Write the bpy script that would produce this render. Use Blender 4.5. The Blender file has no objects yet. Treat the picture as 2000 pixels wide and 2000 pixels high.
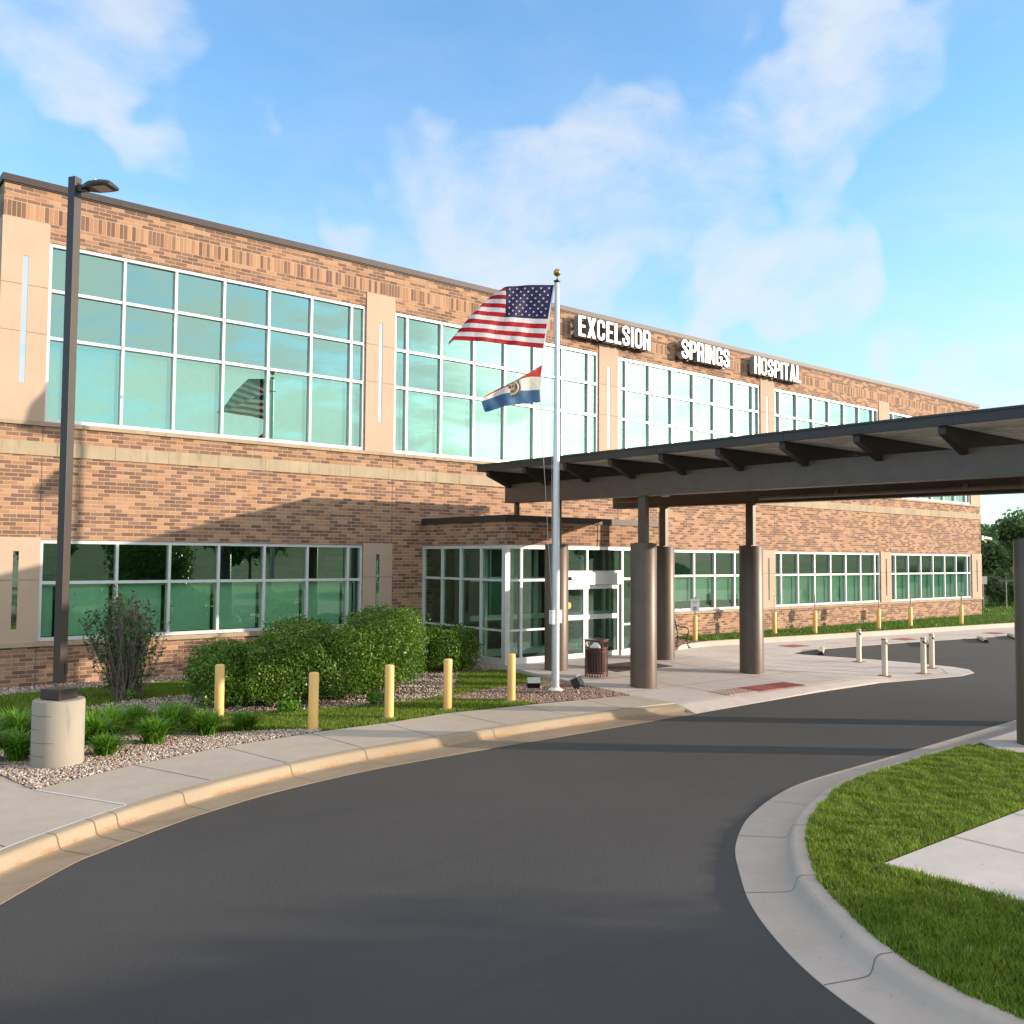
import bpy, math, random
import numpy as np
from mathutils import Vector, Matrix
from mathutils.geometry import delaunay_2d_cdt
random.seed(7)
RNG = np.random.default_rng(11)
PI = math.pi
scene = bpy.context.scene
COL = scene.collection

# ------------------------------------------------------------------ helpers
LOCAL = set()
def wl(o):
    v = Vector((0, 0, 0))
    while o is not None:
        v = v + o.location
        o = o.parent
    return v
def is_local(o):
    while o is not None:
        if o.name in LOCAL:
            return True
        o = o.parent
    return False
def tag(o, label=None, cat=None, group=None, kind=None):
    if label: o['label'] = label
    if cat: o['category'] = cat
    if group: o['group'] = group
    if kind: o['kind'] = kind
    return o
def thing(name, label, cat, loc=(0, 0, 0), rz=0.0, group=None, local=True):
    o = bpy.data.objects.new(name, None)
    COL.objects.link(o)
    o.location = loc
    o.rotation_euler = (0, 0, rz)
    o.empty_display_size = 0.3
    if local: LOCAL.add(o.name)
    return tag(o, label, cat, group)
def link(name, me, mat, parent=None):
    mats = mat if isinstance(mat, (list, tuple)) else [mat]
    for m in mats:
        if m is not None: me.materials.append(m)
    o = bpy.data.objects.new(name, me)
    COL.objects.link(o)
    if parent is not None:
        o.parent = parent
        if not is_local(parent):
            o.location = -wl(parent)
    return o
def copy_tree(o, parent=None):
    c = o.copy()
    COL.objects.link(c)
    if o.name in LOCAL: LOCAL.add(c.name)
    c.parent = parent
    for ch in list(o.children):
        copy_tree(ch, c)
    return c

class MB:
    def __init__(s):
        s.v = []; s.f = []; s.m = []; s.cur = 0
    def add(s, vs, fs):
        n = len(s.v)
        s.v.extend([tuple(p) for p in vs])
        for f in fs:
            s.f.append([i + n for i in f]); s.m.append(s.cur)
        return s
    def box(s, x0, x1, y0, y1, z0, z1):
        return s.add([(x0,y0,z0),(x1,y0,z0),(x1,y1,z0),(x0,y1,z0),(x0,y0,z1),(x1,y0,z1),(x1,y1,z1),(x0,y1,z1)],
                     [(3,2,1,0),(4,5,6,7),(0,1,5,4),(1,2,6,5),(2,3,7,6),(3,0,4,7)])
    def obox(s, c, h, M=None):
        M = M or Matrix.Identity(3)
        vs = []
        for z in (-1, 1):
            for (x, y) in ((-1,-1),(1,-1),(1,1),(-1,1)):
                vs.append(Vector(c) + M @ Vector((x*h[0], y*h[1], z*h[2])))
        return s.add(vs, [(3,2,1,0),(4,5,6,7),(0,1,5,4),(1,2,6,5),(2,3,7,6),(3,0,4,7)])
    def quad(s, a, b, c, d):
        return s.add([a, b, c, d], [(0, 1, 2, 3)])
    def prism(s, poly, z0, z1):
        n = len(poly)
        vs = [(p[0], p[1], z0) for p in poly] + [(p[0], p[1], z1) for p in poly]
        area = sum(poly[i][0]*poly[(i+1) % n][1]-poly[(i+1) % n][0]*poly[i][1] for i in range(n))
        top = list(range(n, 2*n)); bot = list(range(n))[::-1]
        fs = [top, bot] + [(i, (i+1) % n, n+(i+1) % n, n+i) for i in range(n)]
        if area < 0: fs = [list(f)[::-1] for f in fs]
        return s.add(vs, fs)
    def extrude_y(s, poly, y0, y1):     # poly in (x,z)
        n = len(poly)
        vs = [(p[0], y0, p[1]) for p in poly] + [(p[0], y1, p[1]) for p in poly]
        fs = [list(range(n)), list(range(n, 2*n))[::-1]] + [(i, n+i, n+(i+1) % n, (i+1) % n) for i in range(n)]
        return s.add(vs, fs)
    def tube(s, pts, rad, seg=8, cap=True):
        pts = [Vector(p) for p in pts]
        if not isinstance(rad, (list, tuple)): rad = [rad]*len(pts)
        n0 = len(s.v); prev = None
        for i, p in enumerate(pts):
            a = pts[max(0, i-1)]; b = pts[min(len(pts)-1, i+1)]
            t = (b-a).normalized()
            if prev is None:
                up = Vector((0, 0, 1)) if abs(t.z) < 0.9 else Vector((1, 0, 0))
                x = t.cross(up).normalized()
            else:
                x = (prev - t*prev.dot(t)).normalized()
            prev = x
            y = t.cross(x)
            for k in range(seg):
                an = 2*PI*k/seg
                s.v.append(tuple(p + (x*math.cos(an)+y*math.sin(an))*rad[i]))
        for i in range(len(pts)-1):
            for k in range(seg):
                a = n0+i*seg+k; b = n0+i*seg+(k+1) % seg
                s.f.append([a, b, b+seg, a+seg]); s.m.append(s.cur)
        if cap:
            s.f.append([n0+k for k in range(seg)][::-1]); s.m.append(s.cur)
            e = n0+(len(pts)-1)*seg
            s.f.append([e+k for k in range(seg)]); s.m.append(s.cur)
        return s
    def lathe(s, prof, c=(0, 0, 0), seg=24):
        n0 = len(s.v)
        for (r, z) in prof:
            for k in range(seg):
                an = 2*PI*k/seg
                s.v.append((c[0]+r*math.cos(an), c[1]+r*math.sin(an), c[2]+z))
        for i in range(len(prof)-1):
            for k in range(seg):
                a = n0+i*seg+k; b = n0+i*seg+(k+1) % seg
                s.f.append([a, b, b+seg, a+seg]); s.m.append(s.cur)
        if prof[0][0] > 1e-4: s.f.append([n0+k for k in range(seg)][::-1]); s.m.append(s.cur)
        if prof[-1][0] > 1e-4:
            e = n0+(len(prof)-1)*seg
            s.f.append([e+k for k in range(seg)]); s.m.append(s.cur)
        return s
    def build(s, name, mat, parent=None, smooth=None, bevel=0):
        me = bpy.data.meshes.new(name)
        me.from_pydata(s.v, [], s.f)
        if isinstance(mat, (list, tuple)):
            me.polygons.foreach_set('material_index', s.m)
        me.update()
        if smooth:
            me.shade_smooth()
            me.set_sharp_from_angle(angle=math.radians(smooth))
        o = link(name, me, mat, parent)
        if bevel:
            b = o.modifiers.new('bevel', 'BEVEL'); b.width = bevel; b.segments = 2; b.limit_method = 'ANGLE'
        return o

def np_mesh(name, V, F, mat, parent=None, smooth=False):
    """V (n,3) float, F (m,k) int"""
    me = bpy.data.meshes.new(name)
    V = np.ascontiguousarray(V, dtype=np.float32); F = np.ascontiguousarray(F, dtype=np.int32)
    k = F.shape[1]
    me.vertices.add(len(V)); me.vertices.foreach_set('co', V.ravel())
    me.loops.add(F.size); me.loops.foreach_set('vertex_index', F.ravel())
    me.polygons.add(len(F))
    me.polygons.foreach_set('loop_start', np.arange(0, F.size, k, dtype=np.int32))
    me.update(calc_edges=True)
    if smooth: me.shade_smooth()
    return link(name, me, mat, parent)

# ------------------------------------------------------------------ materials
class NT:
    def __init__(s, name):
        s.mat = bpy.data.materials.new(name); s.mat.use_nodes = True
        s.t = s.mat.node_tree; s.t.nodes.clear()
        s.out = s.t.nodes.new('ShaderNodeOutputMaterial')
    def n(s, typ, **kw):
        nd = s.t.nodes.new('ShaderNode'+typ)
        for k, v in kw.items():
            setattr(nd, k, v)
        return nd
    def l(s, a, b): s.t.links.new(a, b)
    def math(s, op, a, b=None, clamp=False):
        nd = s.n('Math', operation=op); nd.use_clamp = clamp
        for i, x in enumerate((a, b)):
            if x is None: continue
            if isinstance(x, (int, float)): nd.inputs[i].default_value = x
            else: s.l(x, nd.inputs[i])
        return nd.outputs[0]
    def ramp(s, fac, a, b):
        nd = s.n('MapRange', interpolation_type='SMOOTHSTEP')
        s.l(fac, nd.inputs[0]); nd.inputs[1].default_value = a; nd.inputs[2].default_value = b
        return nd.outputs[0]
    def mix(s, fac, a, b, blend='MIX'):
        nd = s.n('Mix', data_type='RGBA', blend_type=blend)
        if isinstance(fac, (int, float)): nd.inputs[0].default_value = fac
        else: s.l(fac, nd.inputs[0])
        for i, x in ((6, a), (7, b)):
            if isinstance(x, (tuple, list)): nd.inputs[i].default_value = (*x[:3], 1)
            else: s.l(x, nd.inputs[i])
        return nd.outputs[2]
    def noise(s, scale, detail=4, rough=.55, vec=None, dist=0.0):
        nd = s.n('TexNoise'); nd.inputs['Scale'].default_value = scale
        nd.inputs['Detail'].default_value = detail; nd.inputs['Roughness'].default_value = rough
        nd.inputs['Distortion'].default_value = dist
        if vec is None: vec = s.pos()
        s.l(vec, nd.inputs['Vector'])
        return nd.outputs['Fac']
    def pos(s):
        if not hasattr(s, '_p'): s._p = s.n('NewGeometry')
        return s._p.outputs['Position']
    def scaled(s, v):
        nd = s.n('VectorMath', operation='MULTIPLY'); s.l(s.pos(), nd.inputs[0]); nd.inputs[1].default_value = v
        return nd.outputs[0]
    def bsdf(s, color, rough=.7, metal=0, spec=.5, bump=None, bstr=.3, bdist=.01, **kw):
        b = s.n('BsdfPrincipled')
        if isinstance(color, (tuple, list)): b.inputs['Base Color'].default_value = (*color[:3], 1)
        else: s.l(color, b.inputs['Base Color'])
        if isinstance(rough, (int, float)): b.inputs['Roughness'].default_value = rough
        else: s.l(rough, b.inputs['Roughness'])
        b.inputs['Metallic'].default_value = metal
        b.inputs['Specular IOR Level'].default_value = spec
        if bump is not None:
            bp = s.n('Bump'); bp.inputs['Strength'].default_value = bstr; bp.inputs['Distance'].default_value = bdist
            s.l(bump, bp.inputs['Height']); s.l(bp.outputs[0], b.inputs['Normal'])
        for k, v in kw.items(): b.inputs[k].default_value = v
        s.b = b
        return b
    def done(s, sh=None):
        s.l((sh or s.b.outputs[0]), s.out.inputs[0]); return s.mat

def m_plain(name, col, rough=.6, metal=0, var=.12, scale=6, spec=.5, bump=0.0, bscale=60, streak=False):
    t = NT(name)
    n = t.noise(scale, 5, .6, t.scaled((1, 1, .15)) if streak else None)
    c = t.mix(t.ramp(n, .3, .7), tuple(x*(1-var) for x in col), tuple(min(1, x*(1+var)) for x in col))
    if bump: t.bsdf(c, rough, metal, spec, t.noise(bscale, 3), bump, .01)
    else: t.bsdf(c, rough, metal, spec)
    return t.done()

def m_concrete(name, a, b, fine=90, rough=.85, stain=None):
    t = NT(name)
    big = t.noise(.45, 5, .6); mid = t.noise(3.2, 5, .65); fin = t.noise(fine, 3, .7)
    c = t.mix(t.ramp(big, .3, .72), a, b)
    c = t.mix(t.math('MULTIPLY', t.ramp(mid, .35, .75), .35), c, tuple(x*.78 for x in a))
    c = t.mix(t.math('MULTIPLY', t.ramp(fin, .5, .75), .35), c, tuple(x*.62 for x in a))
    sp = t.noise(14, 2, .5)
    c = t.mix(t.math('MULTIPLY', t.ramp(sp, .70, .74), .5), c, tuple(x*.45 for x in a))
    if stain: c = t.mix(t.math('MULTIPLY', t.ramp(t.noise(.9, 6, .7), .42, .7), .5), c, stain)
    t.bsdf(c, rough, 0, .3, fin, .25, .004)
    return t.done()

def m_brick():
    t = NT('brick')
    sep = t.n('SeparateXYZ'); t.l(t.pos(), sep.inputs[0])
    u = t.math('ADD', sep.outputs[0], sep.outputs[1]); z = sep.outputs[2]
    H, L = .0875, .268
    row = t.math('FLOOR', t.math('DIVIDE', z, H)); fv = t.math('FRACT', t.math('DIVIDE', z, H))
    off = t.math('MULTIPLY', t.math('MODULO', t.math('ADD', row, 400), 2), .5)
    ul = t.math('ADD', t.math('ADD', t.math('DIVIDE', u, L), off), 0)
    col = t.math('FLOOR', ul); fu = t.math('FRACT', ul)
    # soldier course
    sol = t.math('MULTIPLY', t.math('GREATER_THAN', z, 10.06), t.math('LESS_THAN', z, 10.41))
    us = t.math('DIVIDE', u, .092); cs = t.math('FLOOR', us); fus = t.math('FRACT', us)
    fvs = t.math('DIVIDE', t.math('SUBTRACT', z, 10.06), .35)
    def sel(a, b):
        nd = t.n('Mix', data_type='FLOAT'); t.l(sol, nd.inputs[0]); t.l(a, nd.inputs[2]); t.l(b, nd.inputs[3]); return nd.outputs[0]
    def edge(f, w):
        m = t.math('MINIMUM', f, t.math('SUBTRACT', 1, f))
        return t.ramp(m, w*.55, w*1.45)
    inner = sel(t.math('MULTIPLY', edge(fu, .022), edge(fv, .075)), t.math('MULTIPLY', edge(fus, .06), edge(fvs, .02)))
    cc = sel(col, cs)
    rr = sel(row, t.math('ADD', t.math('MULTIPLY', row, 0), 901))
    cmb = t.n('CombineXYZ'); t.l(cc, cmb.inputs[0]); t.l(rr, cmb.inputs[1])
    wn = t.n('TexWhiteNoise', noise_dimensions='3D'); t.l(cmb.outputs[0], wn.inputs[0])
    cmb2 = t.n('CombineXYZ'); t.l(cc, cmb2.inputs[0]); t.l(rr, cmb2.inputs[1]); cmb2.inputs[2].default_value = 7.3
    wn2 = t.n('TexWhiteNoise', noise_dimensions='3D'); t.l(cmb2.outputs[0], wn2.inputs[0])
    # neighbour correlation so that dark bricks run in chains
    lowv = t.n('VectorMath', operation='MULTIPLY'); t.l(cmb.outputs[0], lowv.inputs[0]); lowv.inputs[1].default_value = (.31, .55, 1)
    low = t.noise(1.0, 1, .5, lowv.outputs[0])
    val = t.math('ADD', t.math('MULTIPLY', wn.outputs[0], 1.0), t.math('MULTIPLY', low, .6))
    dark = t.ramp(val, .755, .80)
    light = t.mix(wn2.outputs[0], (.30, .170, .098), (.405, .255, .155))
    mott = t.noise(22, 3, .6)
    light = t.mix(t.math('MULTIPLY', t.ramp(mott, .45, .7), .45), light, (.40, .185, .095))
    dk = t.mix(wn2.outputs[0], (.145, .084, .059), (.228, .137, .093))
    body = t.mix(dark, light, dk)
    c = t.mix(inner, (.47, .34, .25), body)
    # weather streaks
    st = t.noise(1.3, 4, .6, t.scaled((1, 1, .25)))
    c = t.mix(t.math('MULTIPLY', t.ramp(st, .5, .8), .18), c, (.22, .15, .11))
    t.bsdf(c, .85, 0, .25, inner, .6, .008)
    return t.done()

def m_glass(name, refl=.5, gcol=(.60, .93, .84), tcol=(.30, .62, .48), rough=0.0, wav=.02):
    t = NT(name)
    g = t.n('BsdfGlossy'); g.inputs['Color'].default_value = (*gcol, 1); g.inputs['Roughness'].default_value = rough
    bp = t.n('Bump'); bp.inputs['Strength'].default_value = wav; bp.inputs['Distance'].default_value = .02
    t.l(t.noise(.9, 2, .5), bp.inputs['Height']); t.l(bp.outputs[0], g.inputs['Normal'])
    tr = t.n('BsdfTransparent'); tr.inputs['Color'].default_value = (*tcol, 1)
    fr = t.n('Fresnel'); fr.inputs['IOR'].default_value = 1.5
    fac = t.math('ADD', t.math('MULTIPLY', fr.outputs[0], 1-refl), refl, True)
    mx = t.n('MixShader'); t.l(fac, mx.inputs[0]); t.l(tr.outputs[0], mx.inputs[1]); t.l(g.outputs[0], mx.inputs[2])
    return t.done(mx.outputs[0])

def m_leaf(name, a, b, c2=None, trans=.35, rough=.45):
    t = NT(name)
    g = t.n('NewGeometry')
    r = g.outputs['Random Per Island']
    col = t.mix(r, a, b)
    if c2: col = t.mix(t.ramp(r, .86, .93), col, c2)
    big = t.noise(1.6, 3, .5)
    col = t.mix(t.math('MULTIPLY', t.ramp(big, .35, .7), .45), col, tuple(x*.6 for x in a))
    p = t.bsdf(col, rough, 0, .4)
    tl = t.n('BsdfTranslucent'); t.l(col, tl.inputs[0])
    mx = t.n('MixShader'); mx.inputs[0].default_value = trans
    t.l(p.outputs[0], mx.inputs[1]); t.l(tl.outputs[0], mx.inputs[2])
    return t.done(mx.outputs[0])

def m_stones(name, cols, rough=.8):
    t = NT(name)
    g = t.n('NewGeometry'); r = g.outputs['Random Per Island']
    cr = t.n('ValToRGB'); t.l(r, cr.inputs[0]); cr.color_ramp.interpolation = 'CONSTANT'
    e = cr.color_ramp.elements
    while len(e) < len(cols): e.new(0.5)
    for i, c in enumerate(cols):
        e[i].position = i/len(cols); e[i].color = (*c, 1)
    t.bsdf(cr.outputs[0], rough, 0, .3)
    return t.done()

def m_ground(name, cols, scale, bump=.5, rough=.95):
    t = NT(name)
    v = t.n('TexVoronoi'); v.inputs['Scale'].default_value = scale; t.l(t.pos(), v.inputs['Vector'])
    sx = t.n('SeparateXYZ'); t.l(v.outputs['Color'], sx.inputs[0])
    cr = t.n('ValToRGB'); t.l(sx.outputs[0], cr.inputs[0])
    e = cr.color_ramp.elements
    while len(e) < len(cols): e.new(.5)
    for i, c in enumerate(cols): e[i].position = i/(len(cols)-1); e[i].color = (*c, 1)
    d = v.outputs['Distance']
    c = t.mix(t.ramp(d, .25, .62), cr.outputs[0], tuple(x*.35 for x in cols[0]))
    t.bsdf(c, rough, 0, .2, t.math('SUBTRACT', 1, d), bump, .02)
    return t.done()

def m_grassbase():
    t = NT('grass_base')
    a = t.noise(.5, 5, .6); b = t.noise(25, 4, .7)
    c = t.mix(t.ramp(a, .3, .7), (.030, .062, .010), (.052, .088, .014))
    c = t.mix(t.ramp(b, .3, .75), tuple((.018, .035, .008)), c)
    t.bsdf(c, .95, 0, .1, b, .8, .03)
    return t.done()

def m_asphalt():
    t = NT('asphalt')
    big = t.noise(.16, 5, .62); fin = t.noise(80, 3, .8); agg = t.noise(34, 2, .6)
    c = t.mix(t.ramp(big, .3, .7), (.051, .046, .042), (.065, .059, .055))
    c = t.mix(t.math('MULTIPLY', t.ramp(fin, .54, .70), .8), c, (.018, .018, .018))
    c = t.mix(t.math('MULTIPLY', t.ramp(agg, .62, .76), .35), c, (.125, .122, .118))
    tyre = t.noise(.55, 4, .6, t.scaled((.28, 2.2, 1)))
    c = t.mix(t.math('MULTIPLY', t.ramp(tyre, .52, .78), .35), c, (.034, .034, .035))
    t.bsdf(c, .86, 0, .35, t.math('ADD', fin, agg), .55, .006)
    return t.done()

def m_kerb():
    t = NT('kerb_concrete')
    big = t.noise(.6, 5, .6); fin = t.noise(80, 3, .7)
    c = t.mix(t.ramp(big, .3, .7), (.29, .228, .152), (.35, .285, .20))
    c = t.mix(t.math('MULTIPLY', t.ramp(fin, .5, .75), .3), c, (.26, .20, .12))
    sep = t.n('SeparateXYZ'); t.l(t.pos(), sep.inputs[0])
    z = sep.outputs[2]
    band = t.math('MULTIPLY', t.ramp(z, -.138, -.118), t.math('SUBTRACT', 1, t.ramp(z, -.112, -.075)))
    ru = t.noise(2.4, 6, .75)
    c = t.mix(t.math('MULTIPLY', band, t.math('MULTIPLY', t.ramp(ru, .42, .58), .8)), c, (.33, .155, .065))
    pan = t.math('LESS_THAN', z, -.125)
    du = t.noise(1.1, 6, .7, t.scaled((1, 3, 1)))
    c = t.mix(t.math('MULTIPLY', pan, t.math('ADD', .5, t.math('MULTIPLY', t.ramp(du, .4, .7), .4))), c, (.20, .145, .09))
    t.bsdf(c, .85, 0, .3, fin, .3, .005)
    return t.done()

def m_stain_stone(name, a, b, grime=.45):
    t = NT(name)
    big = t.noise(.8, 5, .6); st = t.noise(5, 5, .7, t.scaled((1, 1, .12))); fin = t.noise(60, 3)
    c = t.mix(t.ramp(big, .3, .7), a, b)
    c = t.mix(t.math('MULTIPLY', t.ramp(st, .5, .75), grime), c, tuple(x*.5 for x in a))
    c = t.mix(t.math('MULTIPLY', t.ramp(fin, .5, .75), .15), c, tuple(x*.6 for x in a))
    t.bsdf(c, .85, 0, .25, fin, .1, .003)
    return t.done()

def m_cloth(name, col):
    t = NT(name)
    wr = t.noise(9, 4, .6, t.scaled((1, 1, 1)), .6)
    p = t.bsdf(col, .6, 0, .3, wr, .5, .03)
    tl = t.n('BsdfTranslucent'); tl.inputs[0].default_value = (*col, 1)
    mx = t.n('MixShader'); mx.inputs[0].default_value = .35
    t.l(p.outputs[0], mx.inputs[1]); t.l(tl.outputs[0], mx.inputs[2])
    return t.done(mx.outputs[0])

M = {}
M['brick'] = m_brick()
M['stone'] = m_stain_stone('cast_stone_panel', (.43, .325, .245), (.475, .36, .275), .08)
M['band'] = m_stain_stone('stained_stone_band', (.33, .265, .185), (.41, .335, .235), .7)
M['coping'] = m_plain('bronze_coping_metal', (.050, .042, .040), .55, .4, .08)
M['frame'] = m_plain('white_window_metal', (.64, .64, .65), .35, .25, .04)
M['glass'] = m_glass('green_reflective_glass', .34, (.60, .97, .86), (.70, .95, .80))
M['glass_low'] = m_glass('green_clear_glass', .20, (.62, .95, .80), (.66, .98, .78))
M['glass_slit'] = m_glass('slit_glass', .6, (.85, .95, 1.0), (.1, .1, .1))
M['blind'] = m_plain('roller_blind_cloth', (.82, .86, .76), .8, 0, .04)
M['blind_bar'] = m_plain('blind_head_bar', (.85, .88, .82), .5, 0, .02)
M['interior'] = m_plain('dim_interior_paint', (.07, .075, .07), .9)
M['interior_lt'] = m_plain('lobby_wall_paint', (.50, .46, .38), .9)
M['lobby_floor'] = m_plain('lobby_floor', (.16, .14, .12), .5)
M['bronze'] = m_plain('bronze_brown_paint', (.100, .072, .050), .45, 0, .10, 3, bump=.08, bscale=30)
M['bronze_dk'] = m_plain('dark_bronze_steel', (.120, .080, .058), .42, 0, .10, 3)
M['fascia'] = m_plain('dark_fascia_metal', (.040, .030, .027), .45, .1, .08, 4)
M['soffit'] = m_plain('ribbed_soffit_metal', (.80, .76, .72), .6, 0, .15, 3)
M['lamp'] = m_plain('lamp_bronze_paint', (.040, .029, .024), .4, .1, .08, 4)
M['grey_metal'] = m_plain('galvanised_metal', (.36, .36, .36), .45, .6, .1)
M['black'] = m_plain('black_metal', (.015, .015, .016), .4, 0, .1)
M['lens'] = m_plain('lamp_lens', (.33, .31, .26), .2)
M['white'] = m_plain('white_paint', (.78, .77, .74), .4, 0, .05)
M['letter'] = m_plain('white_letter_face', (.86, .86, .86), .35, 0, .02)
M['letter_side'] = m_plain('grey_letter_return', (.26, .26, .28), .4, .3, .05)
M['pole'] = m_plain('satin_aluminium_pole', (.62, .65, .70), .32, .35, .04)
M['gold'] = m_plain('gold_ball', (.50, .29, .08), .28, .9, .1)
M['rope'] = m_plain('halyard_rope', (.45, .44, .42), .9)
M['yellow'] = m_plain('yellow_bollard_sleeve', (.78, .47, .15), .42, 0, .07, 5, streak=True)
M['cream'] = m_plain('cream_bollard_paint', (.66, .60, .47), .5, 0, .10, 6, streak=True)
M['rust'] = m_plain('rusty_steel', (.26, .10, .04), .9, 0, .3, 20)
M['blacktape'] = m_plain('black_tape', (.02, .02, .02), .5)
M['rubber'] = m_plain('black_rubber', (.02, .02, .02), .7)
M['redmat'] = m_plain('brown_door_mat', (.06, .035, .03), .95)
M['can'] = m_plain('brown_can_metal', (.085, .032, .022), .4, .1, .1)
M['can_in'] = m_plain('dark_can_liner', (.035, .018, .016), .5)
M['bag'] = m_plain('white_plastic_bag', (.75, .74, .72), .5)
M['sign_white'] = m_plain('white_sign_sheet', (.75, .78, .75), .4, 0, .03)
M['sign_blue'] = m_plain('blue_sign_ink', (.05, .11, .42), .4)
M['sign_green'] = m_plain('green_sign_ink', (.05, .25, .12), .4)
M['sign_yellow'] = m_plain('yellow_sticker', (.80, .55, .02), .4)
M['pvc'] = m_plain('conduit_paint', (.20, .165, .13), .4)
M['asphalt'] = m_asphalt()
M['walk'] = m_concrete('sidewalk_concrete', (.41, .345, .28), (.46, .395, .32))
M['plaza'] = m_concrete('plaza_concrete', (.50, .44, .40), (.57, .51, .46))
M['farwalk'] = m_concrete('far_walk_concrete', (.46, .38, .31), (.52, .44, .37))
M['kerb'] = m_kerb()
M['kerb_grey'] = m_concrete('island_kerb_concrete', (.44, .355, .29), (.50, .415, .35), 110)
M['lampbase'] = m_stain_stone('lamp_base_concrete', (.28, .255, .21), (.34, .31, .255), .55)
M['joint'] = m_plain('dark_joint_line', (.10, .085, .07), .95)  # plain dark colour of the thin joint and form-line strips
M['sealant'] = m_plain('white_joint_sealant', (.62, .60, .58), .8)
M['grass_base'] = m_grassbase()
M['blade'] = m_leaf('grass_blades', (.12, .22, .016), (.25, .345, .03), (.42, .40, .10), .42, .5)
M['blade_far'] = m_leaf('ground_cover_blades', (.07, .17, .014), (.14, .26, .022), None, .35, .5)
M['lily'] = m_leaf('daylily_leaves', (.085, .23, .013), (.18, .35, .03), None, .40, .4)
M['shrubleaf'] = m_leaf('shrub_leaves', (.055, .150, .014), (.155, .29, .028), (.34, .44, .06), .32, .38)
M['bushleaf'] = m_leaf('lilac_leaves', (.035, .12, .018), (.08, .20, .03), (.10, .06, .03), .30, .4)
M['treeleaf'] = m_leaf('tree_leaves', (.10, .19, .07), (.18, .29, .10), (.24, .34, .10), .35, .5)
M['twig'] = m_plain('grey_twigs', (.20, .15, .13), .9, 0, .25, 12)
M['bark'] = m_plain('tree_bark', (.10, .075, .055), .95, 0, .3, 8)
M['gravel_g'] = m_ground('river_gravel_bed', [(.20, .15, .12), (.42, .33, .26), (.30, .25, .22), (.5, .42, .36)], 32)
M['gravel_b'] = m_ground('brown_gravel_bed', [(.13, .075, .055), (.30, .19, .14), (.20, .13, .10), (.40, .30, .24)], 34)
M['stones_g'] = m_stones('river_stones', [(.50, .38, .28), (.32, .26, .22), (.58, .50, .44), (.40, .24, .16), (.22, .19, .18), (.62, .57, .52), (.45, .33, .22)])
M['stones_b'] = m_stones('brown_stones', [(.30, .17, .12), (.20, .11, .085), (.42, .30, .23), (.25, .15, .12), (.50, .42, .36)])
M['red_pad'] = m_plain('red_tactile_tile', (.33, .085, .062), .8, 0, .15, 6)
M['red_pad_lt'] = m_plain('pale_worn_tile', (.55, .40, .32), .8, 0, .1, 6)
M['flag_red'] = m_cloth('flag_red_cloth', (.38, .007, .014))
M['flag_white'] = m_cloth('flag_white_cloth', (.64, .64, .69))
M['flag_navy'] = m_cloth('flag_navy_cloth', (.008, .010, .07))
M['flag_blue'] = m_cloth('flag_sky_blue_cloth', (.05, .135, .27))
M['flag_pale_red'] = m_cloth('flag_faded_red_cloth', (.46, .04, .035))
M['flag_cream'] = m_cloth('flag_cream_cloth', (.72, .70, .62))
M['seal_tan'] = m_cloth('seal_tan_cloth', (.50, .33, .13))
M['seal_brown'] = m_cloth('seal_brown_cloth', (.22, .10, .05))
M['teal'] = m_plain('grey_teal_plastic', (.10, .16, .15), .5)

# ------------------------------------------------------------------ world + sun + camera
AZ = math.radians(47.8); EL = math.radians(11.2)
SUN = Vector((math.sin(AZ)*math.cos(EL), -math.cos(AZ)*math.cos(EL), math.sin(EL)))
world = bpy.data.worlds.new('World'); scene.world = world; world.use_nodes = True
wt = world.node_tree; wt.nodes.clear()
def WN(typ, **kw):
    nd = wt.nodes.new('ShaderNode'+typ)
    for k, v in kw.items(): setattr(nd, k, v)
    return nd
def wlk(a, b): wt.links.new(a, b)
def wm(op, a, b=None, clamp=False):
    nd = WN('Math', operation=op); nd.use_clamp = clamp
    for i, x in enumerate((a, b)):
        if x is None: continue
        if isinstance(x, (int, float)): nd.inputs[i].default_value = x
        else: wlk(x, nd.inputs[i])
    return nd.outputs[0]
def wramp(f, a, b):
    nd = WN('MapRange', interpolation_type='SMOOTHSTEP'); wlk(f, nd.inputs[0])
    nd.inputs[1].default_value = a; nd.inputs[2].default_value = b; return nd.outputs[0]
def wmix(f, a, b):
    nd = WN('Mix', data_type='RGBA')
    if isinstance(f, (int, float)): nd.inputs[0].default_value = f
    else: wlk(f, nd.inputs[0])
    for i, x in ((6, a), (7, b)):
        if isinstance(x, (tuple, list)): nd.inputs[i].default_value = (*x, 1)
        else: wlk(x, nd.inputs[i])
    return nd.outputs[2]
sky = WN('TexSky', sky_type='NISHITA'); sky.sun_disc = False
sky.sun_elevation = EL; sky.sun_rotation = math.radians(180-47.8)
sky.altitude = 250; sky.air_density = 1.0; sky.dust_density = .6; sky.ozone_density = 1.6
tc = WN('TexCoord'); D = tc.outputs['Generated']
nrm = WN('VectorMath', operation='NORMALIZE'); wlk(D, nrm.inputs[0]); D = nrm.outputs[0]
warp = WN('TexNoise'); warp.inputs['Scale'].default_value = 5; warp.inputs['Detail'].default_value = 3; warp.inputs['Roughness'].default_value = .5; wlk(D, warp.inputs['Vector'])
wv = WN('VectorMath', operation='SUBTRACT'); wlk(warp.outputs['Color'], wv.inputs[0]); wv.inputs[1].default_value = (.5, .5, .5)
ws = WN('VectorMath', operation='SCALE'); wlk(wv.outputs[0], ws.inputs[0]); ws.inputs['Scale'].default_value = .10
dw = WN('VectorMath', operation='ADD'); wlk(D, dw.inputs[0]); wlk(ws.outputs[0], dw.inputs[1]); DW = dw.outputs[0]
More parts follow.
